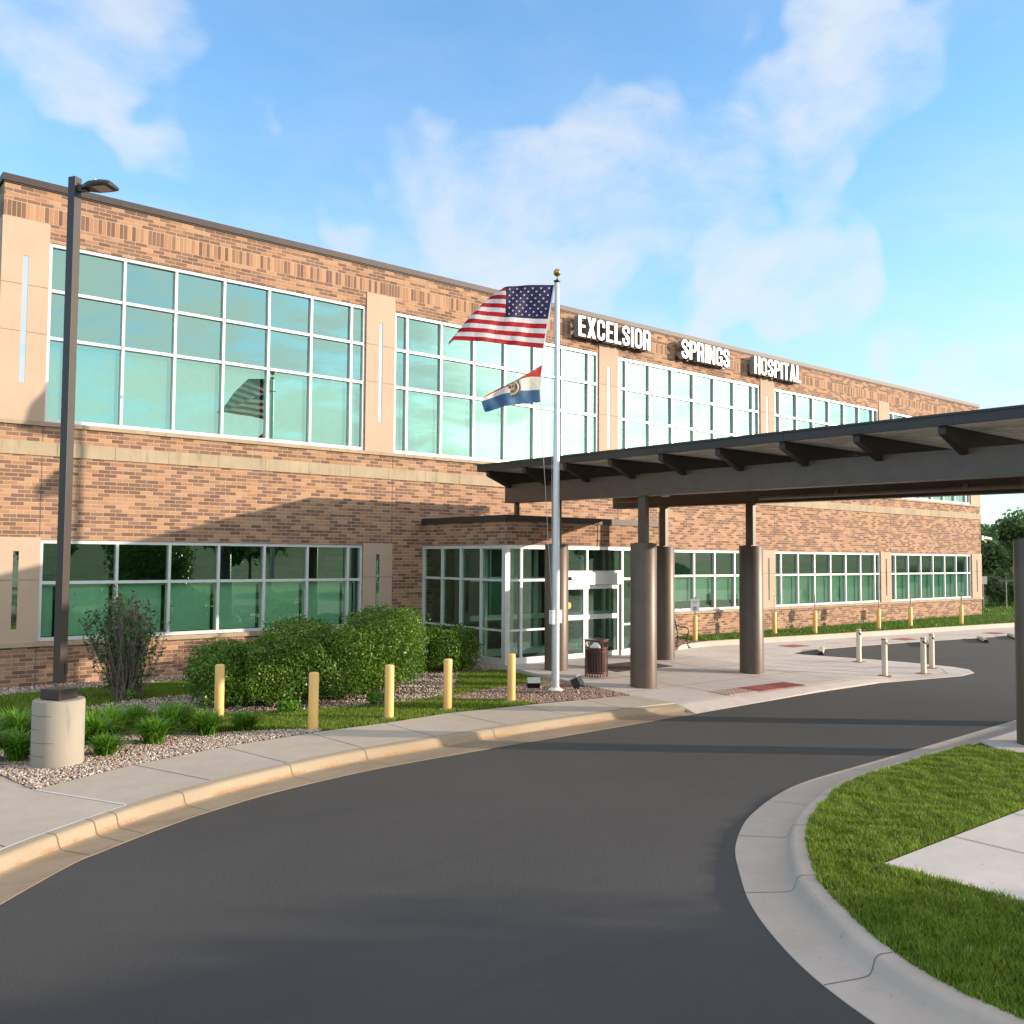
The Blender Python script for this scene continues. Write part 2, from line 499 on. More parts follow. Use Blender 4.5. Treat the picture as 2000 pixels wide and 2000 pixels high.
LOBES = [  # direction, half width (deg), weight : cloud banks placed by compass direction
 ((.168,.887,.429),5,.8), ((.188,.895,.405),4,.6), ((.275,.834,.479),5.5,.38), ((.31,.811,.496),5,.5), ((.397,.834,.41),4,.2),
 ((.321,.86,.397),5,.8), ((.349,.862,.369),5.5,.95), ((.386,.856,.345),5,.85), ((.42,.85,.325),5,.7), ((.513,.799,.314),5.5,.9),
 ((.633,.687,.356),5.5,.75), ((.694,.619,.367),5.5,.9), ((.722,.574,.387),4,.55), ((.676,.653,.33),5,.55), ((.59,.73,.33),4.5,.55),
 ((.799,.523,.295),3.6,.7), ((.785,.538,.306),3.2,.6), ((.824,.492,.281),3.2,.45), ((.802,.398,.445),4.2,.8), ((.821,.393,.414),4,.6),
 ((.835,.39,.388),4,.45), ((.79,.447,.407),4.5,.3), ((.901,.40,.167),3.4,1.1), ((.915,.37,.165),4,1.0), ((.753,.62,.219),5,.25), ((.87,.46,.24),3.5,.3)]
acc = None
for d, hw, w in LOBES:
    v = Vector(d).normalized()
    dt = WN('VectorMath', operation='DOT_PRODUCT'); wlk(DW, dt.inputs[0]); dt.inputs[1].default_value = v
    r = wm('MULTIPLY', wramp(dt.outputs['Value'], math.cos(math.radians(hw*1.45)), 1.0), w)
    acc = r if acc is None else wm('ADD', acc, r)
cn = WN('TexNoise'); cn.inputs['Scale'].default_value = 5.5; cn.inputs['Detail'].default_value = 9; cn.inputs['Roughness'].default_value = .60
cst = WN('VectorMath', operation='MULTIPLY'); wlk(DW, cst.inputs[0]); cst.inputs[1].default_value = (1.0, 1.0, 1.7); wlk(cst.outputs[0], cn.inputs['Vector'])
st = WN('VectorMath', operation='MULTIPLY'); wlk(DW, st.inputs[0]); st.inputs[1].default_value = (1.0, 1.0, 3.2)
cn2 = WN('TexNoise'); cn2.inputs['Scale'].default_value = 3.4; cn2.inputs['Detail'].default_value = 10; cn2.inputs['Roughness'].default_value = .62
wlk(st.outputs[0], cn2.inputs['Vector'])
sepd = WN('SeparateXYZ'); wlk(D, sepd.inputs[0])
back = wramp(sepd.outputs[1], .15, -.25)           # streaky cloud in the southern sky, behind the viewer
acs = wm('SUBTRACT', 1.0, wm('EXPONENT', wm('MULTIPLY', acc, -.85)))
c_front = wramp(wm('ADD', wm('MULTIPLY', cn.outputs['Fac'], 1.55), wm('MULTIPLY', acs, .60)), .84, 1.66)
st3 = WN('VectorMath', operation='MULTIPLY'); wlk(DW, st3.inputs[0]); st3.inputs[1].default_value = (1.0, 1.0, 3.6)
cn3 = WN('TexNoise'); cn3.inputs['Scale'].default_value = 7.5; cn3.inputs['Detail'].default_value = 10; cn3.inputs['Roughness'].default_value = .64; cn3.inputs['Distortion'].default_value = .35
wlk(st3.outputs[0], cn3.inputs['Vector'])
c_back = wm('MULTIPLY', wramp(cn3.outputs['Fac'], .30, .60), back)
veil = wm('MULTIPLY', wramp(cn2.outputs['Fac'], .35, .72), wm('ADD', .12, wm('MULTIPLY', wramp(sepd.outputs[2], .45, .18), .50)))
high = wm('MULTIPLY', wramp(sepd.outputs[2], .60, .80), .6)   # unseen overhead cloud added to neutralise and brighten the ambient light
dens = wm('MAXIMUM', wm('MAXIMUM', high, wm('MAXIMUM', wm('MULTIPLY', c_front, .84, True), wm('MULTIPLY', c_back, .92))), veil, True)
# sky colour: clear-day blue, paler towards the horizon
hz = wramp(sepd.outputs[2], .42, -.02)
skyb = WN('Mix', data_type='RGBA', blend_type='MULTIPLY'); skyb.inputs[0].default_value = 1
wlk(sky.outputs[0], skyb.inputs[6]); skyb.inputs[7].default_value = (1.24, 1.66, 1.90, 1)
SKYC = skyb.outputs[2]
CLOUD = (3.7, 3.9, 4.15)
skyp = wmix(wm('MULTIPLY', wramp(sepd.outputs[2], .40, .05), .45), SKYC, (2.9, 3.4, 3.85))
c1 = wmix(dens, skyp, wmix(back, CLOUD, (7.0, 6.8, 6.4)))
# bright aureole of thin cloud round the low sun
sd = WN('VectorMath', operation='DOT_PRODUCT'); wlk(D, sd.inputs[0]); sd.inputs[1].default_value = SUN
gl = wm('MULTIPLY', wramp(sd.outputs['Value'], math.cos(math.radians(15)), .9995), wm('ADD', .25, wramp(cn2.outputs['Fac'], .35, .6)))
glow = wmix(wm('MULTIPLY', gl, 1.0, True), c1, (19, 18, 16))
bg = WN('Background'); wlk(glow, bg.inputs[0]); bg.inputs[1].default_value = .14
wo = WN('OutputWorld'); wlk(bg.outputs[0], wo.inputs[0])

sl = bpy.data.lights.new('sun', 'SUN'); sl.energy = 4.4; sl.angle = math.radians(.6); sl.color = (1.0, .82, .64)
so = bpy.data.objects.new('sun', sl); COL.objects.link(so)
so.rotation_euler = (-SUN).to_track_quat('-Z', 'Y').to_euler()
so.location = (0, -20, 30)

yaw, pitch, roll = math.radians(38.98132), math.radians(2.85989), math.radians(.378472)
fw = Vector((math.sin(yaw)*math.cos(pitch), math.cos(yaw)*math.cos(pitch), math.sin(pitch)))
rt = Vector((math.cos(yaw), -math.sin(yaw), 0)); up = rt.cross(fw)
r2 = rt*math.cos(roll)+up*math.sin(roll); u2 = -rt*math.sin(roll)+up*math.cos(roll)
cam = bpy.data.cameras.new('camera'); cam.sensor_width = 36; cam.lens = 1802.53/2000*36; cam.clip_end = 3000; cam.clip_start = .1
co = bpy.data.objects.new('camera', cam); COL.objects.link(co)
co.matrix_world = Matrix(((r2.x, u2.x, -fw.x, 0), (r2.y, u2.y, -fw.y, -21.892), (r2.z, u2.z, -fw.z, 2.8), (0, 0, 0, 1)))
scene.camera = co
scene.view_settings.view_transform = 'Standard'; scene.view_settings.look = 'None'
scene.view_settings.gamma = 1; scene.view_settings.exposure = .72
scene.render.engine = 'CYCLES'
scene.cycles.max_bounces = 8; scene.cycles.transparent_max_bounces = 12; scene.cycles.glossy_bounces = 4

# ------------------------------------------------------------------ ground and paving
ROAD = -.15
def struct(o, label=None): o['kind'] = 'structure'; return o
def sheet(name, poly, z, mat, depth=None):
    mb = MB()
    if depth: mb.prism(poly, z-depth, z)
    else: mb.add([(p[0], p[1], z) for p in poly], [list(range(len(poly)))])
    o = mb.build(name, mat); struct(o); return o
def interp(x, xs, ys): return float(np.interp(x, xs, ys))
def sstep(x, a, b):
    t = max(0, min(1, (x-a)/(b-a))); return t*t*(3-2*t)

g = MB()   # far ground to the horizon
g.add([(-900,-900,-.24),(900,-900,-.24),(900,900,-.24),(-900,900,-.24)], [(0,1,2,3)])
struct(g.build('ground', M['grass_base']))
sheet('road', [(-60,-34),(120,-34),(120,-3.9),(60,-3.9),(26,-3.9),(26,-1.4),(14,-1.4),(-60,-9)], ROAD, M['asphalt'])

# south slope beyond the road (seen in the window reflections)
xs = np.linspace(-140, 420, 100); ys = np.linspace(-300, -35, 50)
X, Y = np.meshgrid(xs, ys); RR = np.hypot(X-25, Y); Z = np.interp(RR, [40, 80, 140, 260], [-.2, .5, 3.4, 12.5]) + .35*np.sin(X*.06)*np.clip((-Y-40)/40, 0, 1)
Z = np.where(Y > -40, np.minimum(Z, -.2+0*Z), Z)
V = np.stack([X.ravel(), Y.ravel(), Z.ravel()], 1); nx = len(xs); ny = len(ys)
idx = np.arange((ny-1)*nx).reshape(ny-1, nx)[:, :-1].ravel()
F = np.stack([idx, idx+1, idx+nx+1, idx+nx], 1)
M['hill'] = m_plain('sunlit_lawn', (.06, .115, .02), .95, 0, .5, .12)
struct(np_mesh('hill', V, F, M['hill'], smooth=True))

KB = [(-3.2,-18.2),(-1.6,-15.2),(0.2,-13.25),(1.85,-11.93),(2.5,-11.48),(3.27,-11.02),(3.9,-10.72),(4.89,-10.34),(6.23,-9.98),(7.31,-9.84),(9.8,-9.68),(12.4,-9.66),(13.95,-9.75)]
KA = [(-2.4,-18.6),(-.9,-15.7),(.75,-13.95),(2.25,-12.42),(2.75,-12.05),(3.5,-11.60),(4.13,-11.29),(5.1,-10.93),(6.4,-10.64),(7.5,-10.53),(9.9,-10.42),(12.4,-10.33),(13.95,-10.27)]
def resample(P, n):
    P = np.array(P, float); d = np.r_[0, np.cumsum(np.linalg.norm(np.diff(P, axis=0), axis=1))]
    return P, d
def smooth_pts(P, Q, sub=6):
    """Catmull-Rom on two paired polylines"""
    def cr(A):
        A = np.array(A, float); out = []
        for i in range(len(A)-1):
            p0 = A[max(i-1, 0)]; p1 = A[i]; p2 = A[i+1]; p3 = A[min(i+2, len(A)-1)]
            for k in range(sub):
                t = k/sub
                out.append(.5*((2*p1)+(-p0+p2)*t+(2*p0-5*p1+4*p2-p3)*t*t+(-p0+3*p1-3*p2+p3)*t**3))
        out.append(A[-1]); return np.array(out)
    return cr(P), cr(Q)
def kerb(name, B, A, mat, taper=None, top=.003, foot=ROAD+.006):
    Bs, As = smooth_pts(B, A)
    mb = MB(); rows = []
    for i, (b, a) in enumerate(zip(Bs, As)):
        w = np.linalg.norm(a-b); d = (a-b)/w
        h = 1.0 if taper is None else taper(b)
        prof = [(-.02, -.2), (-.02, top), (.10, top), (.135, top-.008), (.155, top-.03), (.18, -.10), (.20, -.128), (.235, -.139), (.30, -.1415), (w, foot), (w+.01, -.25)]
        rows.append([(b[0]+d[0]*o, b[1]+d[1]*o, (z if (z < -.141 or h >= 1) else z*h+(-.02-.11*min(1, max(0, o)/w))*(1-h)) ) for o, z in prof])
    n = len(rows[0])
    vs = [p for r in rows for p in r]
    fs = [(i*n+k, (i+1)*n+k, (i+1)*n+k+1, i*n+k+1) for i in range(len(rows)-1) for k in range(n-1)]
    mb.add(vs, fs)
    o = mb.build(name, mat, smooth=50); struct(o)
    return Bs, As
KBs, KAs = kerb('kerb', KB, KA, M['kerb'], taper=lambda b: 1-sstep(b[0], 12.3, 13.9))
SWB = [(13.97,-8.55),(11.61,-8.28),(9.69,-8.12),(8.32,-8.30),(7.05,-8.34),(5.37,-8.56),(3.89,-9.0),(2.60,-9.63)]
poly = SWB + [(2.40,-8.4),(2.15,-6.0),(1.6,0.0),(-6,0),(-8,-12),(-6.5,-19)] + [tuple(p) for p in KBs if True]
sheet('sidewalk', poly, 0.0, M['walk'], .19)
sheet('lawn', [(2.2,-9.4),(2.2,3),(14.6,3),(14.6,-3.4),(14.28,-5),(14.2,-8.7),(11.6,-8.5),(9.7,-8.3),(8.3,-8.5),(7,-8.5),(5.3,-8.8),(3.9,-9.2),(2.7,-9.8)], -.012, M['grass_base'], .18)

def joint(a, b, w=.012, z=.003, mat='joint', mb=None):
    a = Vector((*a[:2], z if len(a) < 3 else a[2])); b = Vector((*b[:2], z if len(b) < 3 else b[2]))
    d = (b-a).normalized(); n = Vector((-d.y, d.x, 0))*w/2
    mb.add([a-n, b-n, b+n, a+n], [(0, 1, 2, 3)])
jm = MB()
for a, b in [((3.96,-9.0),(4.44,-10.44)),((5.37,-8.58),(5.63,-10.12)),((6.85,-8.36),(6.95,-9.86)),((8.25,-8.32),(8.28,-9.76)),((9.75,-8.13),(9.80,-9.66)),((11.3,-8.25),(11.3,-9.66)),((12.75,-8.42),(12.62,-9.66)),
             ((1.5,-10.4),(1.9,-11.85)),((2.2,-9.89),(0.2,-11.0)),((2.5,-8.35),(.5,-8.3)),((2.35,-5.6),(.4,-5.6))]:
    joint(a, b, mb=jm)
struct(jm.build('sidewalk_joint', M['joint']))
jm = MB(); joint((2.62,-9.66), (3.27,-11.0), .028, .0045, mb=jm)
for i in range(len(KBs)-1):
    b0, b1 = KBs[i], KBs[i+1]
    if b1[0] < 3.35 and b0[0] > -2: joint((b0[0]-.01, b0[1]+.005), (b1[0]-.01, b1[1]+.005), .026, .0045, mb=jm)
struct(jm.build('sidewalk_sealant_joint', M['sealant']))
# kerb contraction joints
def kerb_joint(mb, Bs, As, frac, w=.008):
    k = int(frac*(len(Bs)-2)); b, a = Bs[k], As[k]; W = np.linalg.norm(a-b); d = (a-b)/W
    t = Vector((-d[1], d[0], 0))*w
    pr = [(0, .0065), (.10, .0065), (.137, .001), (.162, -.022), (.187, -.096), (.207, -.123), (.24, -.134), (.30, -.1375), (W, ROAD+.010)]
    P = [Vector((b[0]+d[0]*o, b[1]+d[1]*o, z)) for o, z in pr]
    for i in range(len(P)-1): mb.add([P[i]-t, P[i+1]-t, P[i+1]+t, P[i]+t], [(0, 1, 2, 3)])
jm = MB()
for f in (.31, .37, .405, .52, .64, .74, .84): kerb_joint(jm, KBs, KAs, f, .0035)
struct(jm.build('kerb_joint', M['joint']))

# plaza: one sheet with its fall, down to road level at its open edges
def hz_plaza(x, y):
    a = interp(y, [-10.3, -10.15, -9.75, -8, -4.9, -3.7], [-.146, -.142, -.025, 0, .09, .13])
    s = sstep(x, 19.8, 23.6)
    e = sstep(x, 14.2, 13.9)
    return a*(1-s)+(-.138)*s
FRONT = [(13.97,-10.26),(16,-10.16),(18.46,-10.05),(20.99,-10.06),(22.6,-10.36),(24.0,-10.62),(24.95,-10.50),(25.55,-10.1),(25.8,-9.55),(25.86,-8.46),(25.75,-7.2),(25.45,-6.0),(25.25,-5.1),(25.4,-4.6),(26.99,-4.46),(29.22,-4.58),(32.88,-4.95),(38.03,-5.7),(50,-7.0),(70,-9.5)]
BACKL = [(70,-6.6),(50,-4.45),(42.9,-3.62),(34,-2.72),(30,-2.30),(27.7,-1.98),(25.3,-1.62),(23.6,-1.75),(22.4,-2.3),(20.6,-2.6),(14.46,-2.6),(14.46,-3.78),(14.28,-5.0),(14.22,-6.5),(14.1,-8.0),(13.97,-8.55)]
def densify(P, step):
    out = []
    for i in range(len(P)):
        a = np.array(P[i], float); b = np.array(P[(i+1) % len(P)], float)
        k = max(1, int(np.linalg.norm(b-a)/step))
        for j in range(k): out.append(tuple(a+(b-a)*j/k))
    return out
def inpoly(P, pts):
    P = np.array(P, float); pts = np.atleast_2d(pts); ins = np.zeros(len(pts), bool); j = len(P)-1
    for i in range(len(P)):
        xi, yi = P[i]; xj, yj = P[j]
        c = ((yi > pts[:, 1]) != (yj > pts[:, 1])) & (pts[:, 0] < (xj-xi)*(pts[:, 1]-yi)/((yj-yi)+1e-12)+xi)
        ins ^= c; j = i
    return ins
def draped(name, P, hf, mat, step=.5, dz=0.0, skirt=.2):
    Bd = densify(P, step)
    arr = np.array(P); x0, y0 = arr.min(0); x1, y1 = arr.max(0)
    gx, gy_ = np.meshgrid(np.arange(x0, x1, step*.7), np.arange(y0, y1, step*.45))
    pts = np.stack([gx.ravel(), gy_.ravel()], 1); pts = pts[inpoly(P, pts)]
    bd = np.array(Bd)
    keep = [p for p in pts if np.min(np.sum((bd-p)**2, 1)) > (step*.3)**2]
    n = len(Bd)
    vs, es, fs, *_ = delaunay_2d_cdt([Vector(p) for p in Bd]+[Vector(p) for p in keep], [(i, (i+1) % n) for i in range(n)], [], 1, 1e-5)
    mb = MB(); mb.add([(v.x, v.y, hf(v.x, v.y)+dz) for v in vs], [list(f) for f in fs])
    if skirt:
        for i in range(n):
            a = Bd[i]; b = Bd[(i+1) % n]
            mb.add([(a[0], a[1], hf(*a)+dz), (b[0], b[1], hf(*b)+dz), (b[0], b[1], hf(*b)+dz-skirt), (a[0], a[1], hf(*a)+dz-skirt)], [(0, 1, 2, 3)])
    o = mb.build(name, mat); struct(o); return o
draped('plaza', FRONT+BACKL, hz_plaza, M['plaza'])
def pjoint(mb, a, b, w=.014):
    n = max(1, int((Vector(a)-Vector(b)).length/.4)); a = Vector(a); b = Vector(b)
    for i in range(n):
        p = a.lerp(b, i/n); q = a.lerp(b, (i+1)/n)
        joint((p.x, p.y, hz_plaza(p.x, p.y)+.006), (q.x, q.y, hz_plaza(q.x, q.y)+.006), w, mb=mb)
jm = MB()
for a, b in [((15.8,-9.78),(15.95,-3.85)),((18.35,-9.78),(18.9,-3.85)),((19.9,-9.8),(20.3,-3.0)),((14.3,-6.6),(25.6,-6.7)),((22.1,-10.1),(22.3,-2.9)),((24.3,-10.3),(24.3,-2.2)),
             ((14.2,-8.2),(24.4,-8.3)),((14.4,-5.0),(25.2,-5.0)),((14.0,-9.78),(21,-9.8)),((21,-9.8),(24.1,-10.2)),((24.1,-10.2),(25.2,-9.5)),((25.2,-9.5),(24.4,-8.9)),((14.0,-10.2),(13.97,-8.6)),
             ((27.5,-4.45),(27.6,-2.1)),((29.5,-4.6),(29.6,-2.4)),((31.8,-4.8),(31.9,-2.6)),((34.3,-5.1),(34.4,-2.9)),((37,-5.5),(37.1,-3.2)),((40,-5.9),(40.1,-3.5)),((25.4,-3.4),(30,-3.5)),((30,-3.5),(42,-4.9))]:
    pjoint(jm, a, b)
struct(jm.build('plaza_joint', M['joint']))
# kerb behind the far walk + grass strip
kl = [(22.4,-2.3),(23.6,-1.75),(25.3,-1.62),(27.7,-1.98),(30,-2.30),(34,-2.72),(42.9,-3.62),(50,-4.45),(70,-6.6)]
mb = MB(); n = len(kl); rows = []
for i, p in enumerate(kl):
    h = interp(p[0], [22.4, 25.3, 27.7], [.0, .02, .035])
    lo = hz_plaza(*p)-.02
    rows.append([(p[0], p[1]-.02, lo), (p[0]+.01, p[1]+.01, h-.015), (p[0], p[1]+.04, h), (p[0], p[1]+.18, h), (p[0], p[1]+.19, -.2)])
vs = [q for r in rows for q in r]
mb.add(vs, [(i*5+k, (i+1)*5+k, (i+1)*5+k+1, i*5+k+1) for i in range(n-1) for k in range(4)])
struct(mb.build('far_kerb', M['farwalk'], smooth=60))
STRIP = [(25.0,-1.45),(27.7,-1.80),(30,-2.12),(34,-2.54),(42.9,-3.44),(50,-4.27),(70,-6.4),(120,-8),(120,40),(49.3,40),(49.3,.3),(25.0,.3)]
sheet('grass_verge', STRIP, .015, M['grass_base'], .2)
sheet('verge_gravel', [(20.6,-2.75),(22.4,-2.35),(23.6,-1.72),(25.02,-1.5),(25.02,.3),(20.4,.3)], .012, M['gravel_b'], .2)
# island
IB = [(20,-15.0),(17.2,-15.1),(14.6,-15.22),(13.21,-15.26),(11.21,-15.36),(10.29,-15.53),(9.4,-15.84),(8.86,-16.07),(8.28,-16.41),(7.69,-16.84),(7.22,-17.24),(6.86,-17.68),(6.48,-18.2),(6.22,-18.72),(6.10,-19.2),(6.08,-19.9),(6.3,-21.5),(7.2,-24.5),(9,-28)]
IA = [(20,-14.25),(17.2,-14.38),(14.5,-14.52),(13.1,-14.58),(11.0,-14.68),(10.0,-14.87),(9.0,-15.22),(8.40,-15.52),(7.78,-15.92),(7.20,-16.42),(6.70,-16.90),(6.28,-17.42),(5.92,-17.98),(5.66,-18.55),(5.50,-19.1),(5.46,-19.9),(5.68,-21.65),(6.6,-24.8),(8.5,-28.3)]
IBs, IAs = kerb('island_kerb', IB, IA, M['kerb_grey'], taper=lambda b: 1-.85*sstep(b[0], 14.2, 15.0))
jm = MB()
for f in (.20, .30, .42, .55, .70, .83): kerb_joint(jm, IBs, IAs, f, .0035)
struct(jm.build('island_kerb_joint', M['joint']))
ipoly = [tuple(p) for p in IBs]+[(22,-28),(22,-15)]
sheet('island_lawn', ipoly, -.012, M['grass_base'], .2)
sheet('island_pad', [(14.75,-15.24),(14.35,-15.7),(14.4,-16.8),(20,-16.8),(20,-15.05),(17.2,-15.14)], .012, M['plaza'], .1)
sheet('island_walk', [(8.14,-17.33),(22,-17.33),(22,-20.6),(8.14,-20.6)], .012, M['plaza'], .1)
jm = MB()
for x in (9.47, 10.85, 12.2): joint((x,-17.34), (x,-20.6), .012, .0165, mb=jm)
joint((8.14,-18.95), (14,-18.95), .012, .0165, mb=jm)
struct(jm.build('island_walk_joint', M['joint']))

# ------------------------------------------------------------------ gravel beds, stones, grass blades
def scatter(P, n, excl=()):
    arr = np.array(P); lo = arr.min(0); hi = arr.max(0); out = []
    tot = 0
    while tot < n:
        q = RNG.uniform(lo, hi, (n*2, 2)); q = q[inpoly(P, q)]
        for e in excl: q = q[~inpoly(e, q)]
        out.append(q); tot += len(q)
        if len(q) == 0: break
    return np.concatenate(out)[:n]
def parea(P): return abs(sum(P[i][0]*P[(i+1) % len(P)][1]-P[(i+1) % len(P)][0]*P[i][1] for i in range(len(P))))/2
def rings(P, name, dens, lo, hi, mat, z=0.0, excl=()):
    n = int(parea(P)*dens); q = scatter(P, n, excl); n = len(q)
    if not n: return
    base = np.array([(1,0,0),(-.6,.8,0),(-.5,-.85,0),(.1,.1,.75),(.15,-.2,-.4)], float)
    F0 = np.array([(0,1,3),(1,2,3),(2,0,3),(1,0,4),(2,1,4),(0,2,4)])
    s = RNG.uniform(lo, hi, (n,1,1)); a = RNG.uniform(0, 2*PI, n); ca, sa = np.cos(a), np.sin(a)
    V = base[None]*(1+RNG.uniform(-.3, .3, (n,5,3)))*s
    X = V[...,0]*ca[:,None]-V[...,1]*sa[:,None]; Y = V[...,0]*sa[:,None]+V[...,1]*ca[:,None]
    V = np.stack([X+q[:,0:1], Y+q[:,1:2], V[...,2]+z+s[:,:,0]*.25], 2)
    F = (F0[None]+np.arange(n)[:,None,None]*5)
    o = np_mesh(name, V.reshape(-1,3), F.reshape(-1,3), mat); o['kind'] = 'stuff'; return o
def blades(P, name, dens, hlo, hhi, w, mat, z=0.0, excl=(), lean=.55, clump=0.0, parent=None):
    n = int(parea(P)*dens); q = scatter(P, n, excl); n = len(q)
    if clump:
        nz = np.sin(q[:,0]*7.1+np.sin(q[:,1]*5.3)*2)*np.sin(q[:,1]*8.7+np.sin(q[:,0]*6.1)*2)
        hm = 1+clump*nz
    else: hm = np.ones(n)
    h = RNG.uniform(hlo, hhi, n)*hm; a = RNG.uniform(0, 2*PI, n); l = RNG.uniform(.1, lean, n)*h; b = RNG.uniform(0, 2*PI, n)
    wx, wy = np.cos(a)*w/2, np.sin(a)*w/2; lx, ly = np.cos(b)*l, np.sin(b)*l
    zz = np.full(n, z)
    v0 = np.stack([q[:,0]-wx, q[:,1]-wy, zz], 1); v1 = np.stack([q[:,0]+wx, q[:,1]+wy, zz], 1)
    v2 = np.stack([q[:,0]+wx*.75+lx*.35, q[:,1]+wy*.75+ly*.35, zz+h*.6], 1); v3 = np.stack([q[:,0]-wx*.75+lx*.35, q[:,1]-wy*.75+ly*.35, zz+h*.6], 1)
    v4 = np.stack([q[:,0]+lx, q[:,1]+ly, zz+h], 1)
    V = np.stack([v0,v1,v2,v3,v4], 1).reshape(-1,3)
    base = np.arange(n)*5
    F = np.concatenate([np.stack([base,base+1,base+2],1), np.stack([base,base+2,base+3],1), np.stack([base+3,base+2,base+4],1)])
    o = np_mesh(name, V, F, mat, parent)
    if parent is None: o['kind'] = 'stuff'
    return o
WG = [(2.3,-1.25),(2.2,.1),(14.45,.1),(14.45,-1.1),(8,-1.0)]
BED = [(4.6,-3.65),(5.6,-3.25),(7,-3.1),(9,-3.0),(13.2,-3.0),(14.42,-2.6),(14.42,-3.7),(13.35,-3.35),(12.0,-5.1),(11,-6.35),(9.9,-6.55),(8.5,-6.45),(6.8,-6.0),(6.0,-5.3),(5.0,-4.6)]
SGR = [(2.42,-8.4),(2.6,-9.62),(3.89,-8.99),(5.37,-8.55),(7.0,-8.33),(7.2,-8.1),(6.4,-7.75),(5.5,-7.35),(4.6,-6.7),(3.2,-6.4),(2.3,-6.3)]
FBED = [(11.7,-8.27),(13.96,-8.54),(14.1,-8.0),(14.22,-6.5),(14.27,-5.9),(12.9,-5.95),(11.3,-6.35),(10.7,-6.6),(10.9,-7.0),(11.6,-7.5)]
for nm, P, mt in (('wall_gravel', WG, 'gravel_g'), ('shrub_bed', BED, 'gravel_g'), ('walk_gravel', SGR, 'gravel_g'), ('flagpole_bed', FBED, 'gravel_b')):
    sheet(nm, P, -.004, M[mt], .1)
rings(SGR, 'gravel', 1500, .012, .027, M['stones_g'], 0)
rings([(2.3,-1.25),(2.2,.1),(10,.1),(10,-1.0),(8,-1.0)], 'gravel', 420, .014, .03, M['stones_g'], 0)
rings(BED, 'gravel', 420, .012, .028, M['stones_g'], 0)
rings(FBED, 'gravel', 1300, .010, .024, M['stones_b'], 0)
rings([(21.4,-2.5),(22.4,-2.3),(23.6,-1.7),(25,-1.5),(25,-.2),(21.2,-.2)], 'gravel', 300, .015, .03, M['stones_b'], .012)
LP = [(2.4,-6.4),(2.3,-1.2),(8,-.95),(14.42,-1.1),(14.42,-3.8),(14.26,-5.0),(14.1,-6),(13.5,-8.2),(11.6,-8.24),(9.7,-8.1),(8.3,-8.27),(7.1,-8.3),(6.5,-7.8),(5.5,-7.35),(4.6,-6.7)]
blades(LP, 'grass', 1500, .03, .065, .010, M['blade'], -.01, (BED, FBED))
WALKEX = [(8.12,-17.30),(23,-17.30),(23,-20.7),(8.12,-20.7)]
PADEX = [(14.3,-15.1),(14.3,-16.9),(21,-16.9),(21,-15)]
ISLN = [tuple(p) for p in IBs if p[1] > -19.8]+[(15.5,-19.6),(15.5,-15.15)]
blades(ISLN, 'grass', 3400, .030, .075, .0085, M['blade'], -.01, (WALKEX, PADEX), .8, .3)
blades([tuple(p) for p in STRIP[:6]]+[(50,-.05),(49,-.05),(25.1,-.05)], 'grass', 420, .05, .13, .022, M['blade_far'], .01, (), .8, .45)
blades([(49.2,-4.0),(49.2,8),(66,14),(70,-6.3)], 'grass', 60, .06, .12, .05, M['blade_far'], .01)

# ------------------------------------------------------------------ hospital building
def holed(mb, x0, x1, z0, z1, holes, y, depth):
    xs = sorted({x0, x1, *[h[0] for h in holes], *[h[1] for h in holes]}); xs = [x for x in xs if x0 <= x <= x1]
    zs = sorted({z0, z1, *[h[2] for h in holes], *[h[3] for h in holes]}); zs = [z for z in zs if z0 <= z <= z1]
    for i in range(len(xs)-1):
        for j in range(len(zs)-1):
            cx, cz = (xs[i]+xs[i+1])/2, (zs[j]+zs[j+1])/2
            if any(h[0] < cx < h[1] and h[2] < cz < h[3] for h in holes): continue
            mb.quad((xs[i],y,zs[j]), (xs[i+1],y,zs[j]), (xs[i+1],y,zs[j+1]), (xs[i],y,zs[j+1]))
    for a, b, c, d in holes:
        e = y+depth
        mb.quad((a,y,c),(a,e,c),(a,e,d),(a,y,d)); mb.quad((b,e,c),(b,y,c),(b,y,d),(b,e,d))
        mb.quad((a,e,d),(b,e,d),(b,y,d),(a,y,d)); mb.quad((a,y,c),(b,y,c),(b,e,c),(a,e,c))
hosp = thing('hospital_building', 'long two-storey brown brick hospital with green glass windows and stone panels', 'building', (26.3, 0, 0), local=False)
XL, XR, ZR = 3.71, 48.97, 10.95
X0, W, Q = 4.63, 7.921, 8.8386
UT, UB, U1, U2 = 9.65, 5.695, 8.60, 7.55
GT, GB, GM = 3.13, .94, 2.20
VX0, VX1, VY, VZ, VR = 14.46, 20.55, -3.78, .12, 3.89
holes = []
for k in range(5):
    holes.append((X0+k*Q, X0+k*Q+W, UB, UT))
    if k != 1: holes.append((X0+k*Q, X0+k*Q+W, GB, GT))
holes.append((VX0+.35, VX1-.35, .13, 3.2))
b = MB(); holed(b, XL, XR, -.3, ZR-.15, holes, 0, .3)
b.quad((XL,25,-.3),(XL,0,-.3),(XL,0,ZR-.15),(XL,25,ZR-.15)); b.quad((XR,0,-.3),(XR,25,-.3),(XR,25,ZR-.15),(XR,0,ZR-.15))
b.quad((XR,25,-.3),(XL,25,-.3),(XL,25,ZR-.15),(XR,25,ZR-.15))
wallmb = b
b = MB(); b.box(XL+.3, XR-.3, .3, 24.9, ZR-.6, ZR-.4); b.build('roof', M['soffit'], hosp)
b = MB(); b.box(XL-.05, XR+.05, -.06, .30, ZR-.15, ZR); b.box(XL-.05, XL+.3, .30, 25.05, ZR-.15, ZR); b.box(XR-.3, XR+.05, .30, 25.05, ZR-.15, ZR)
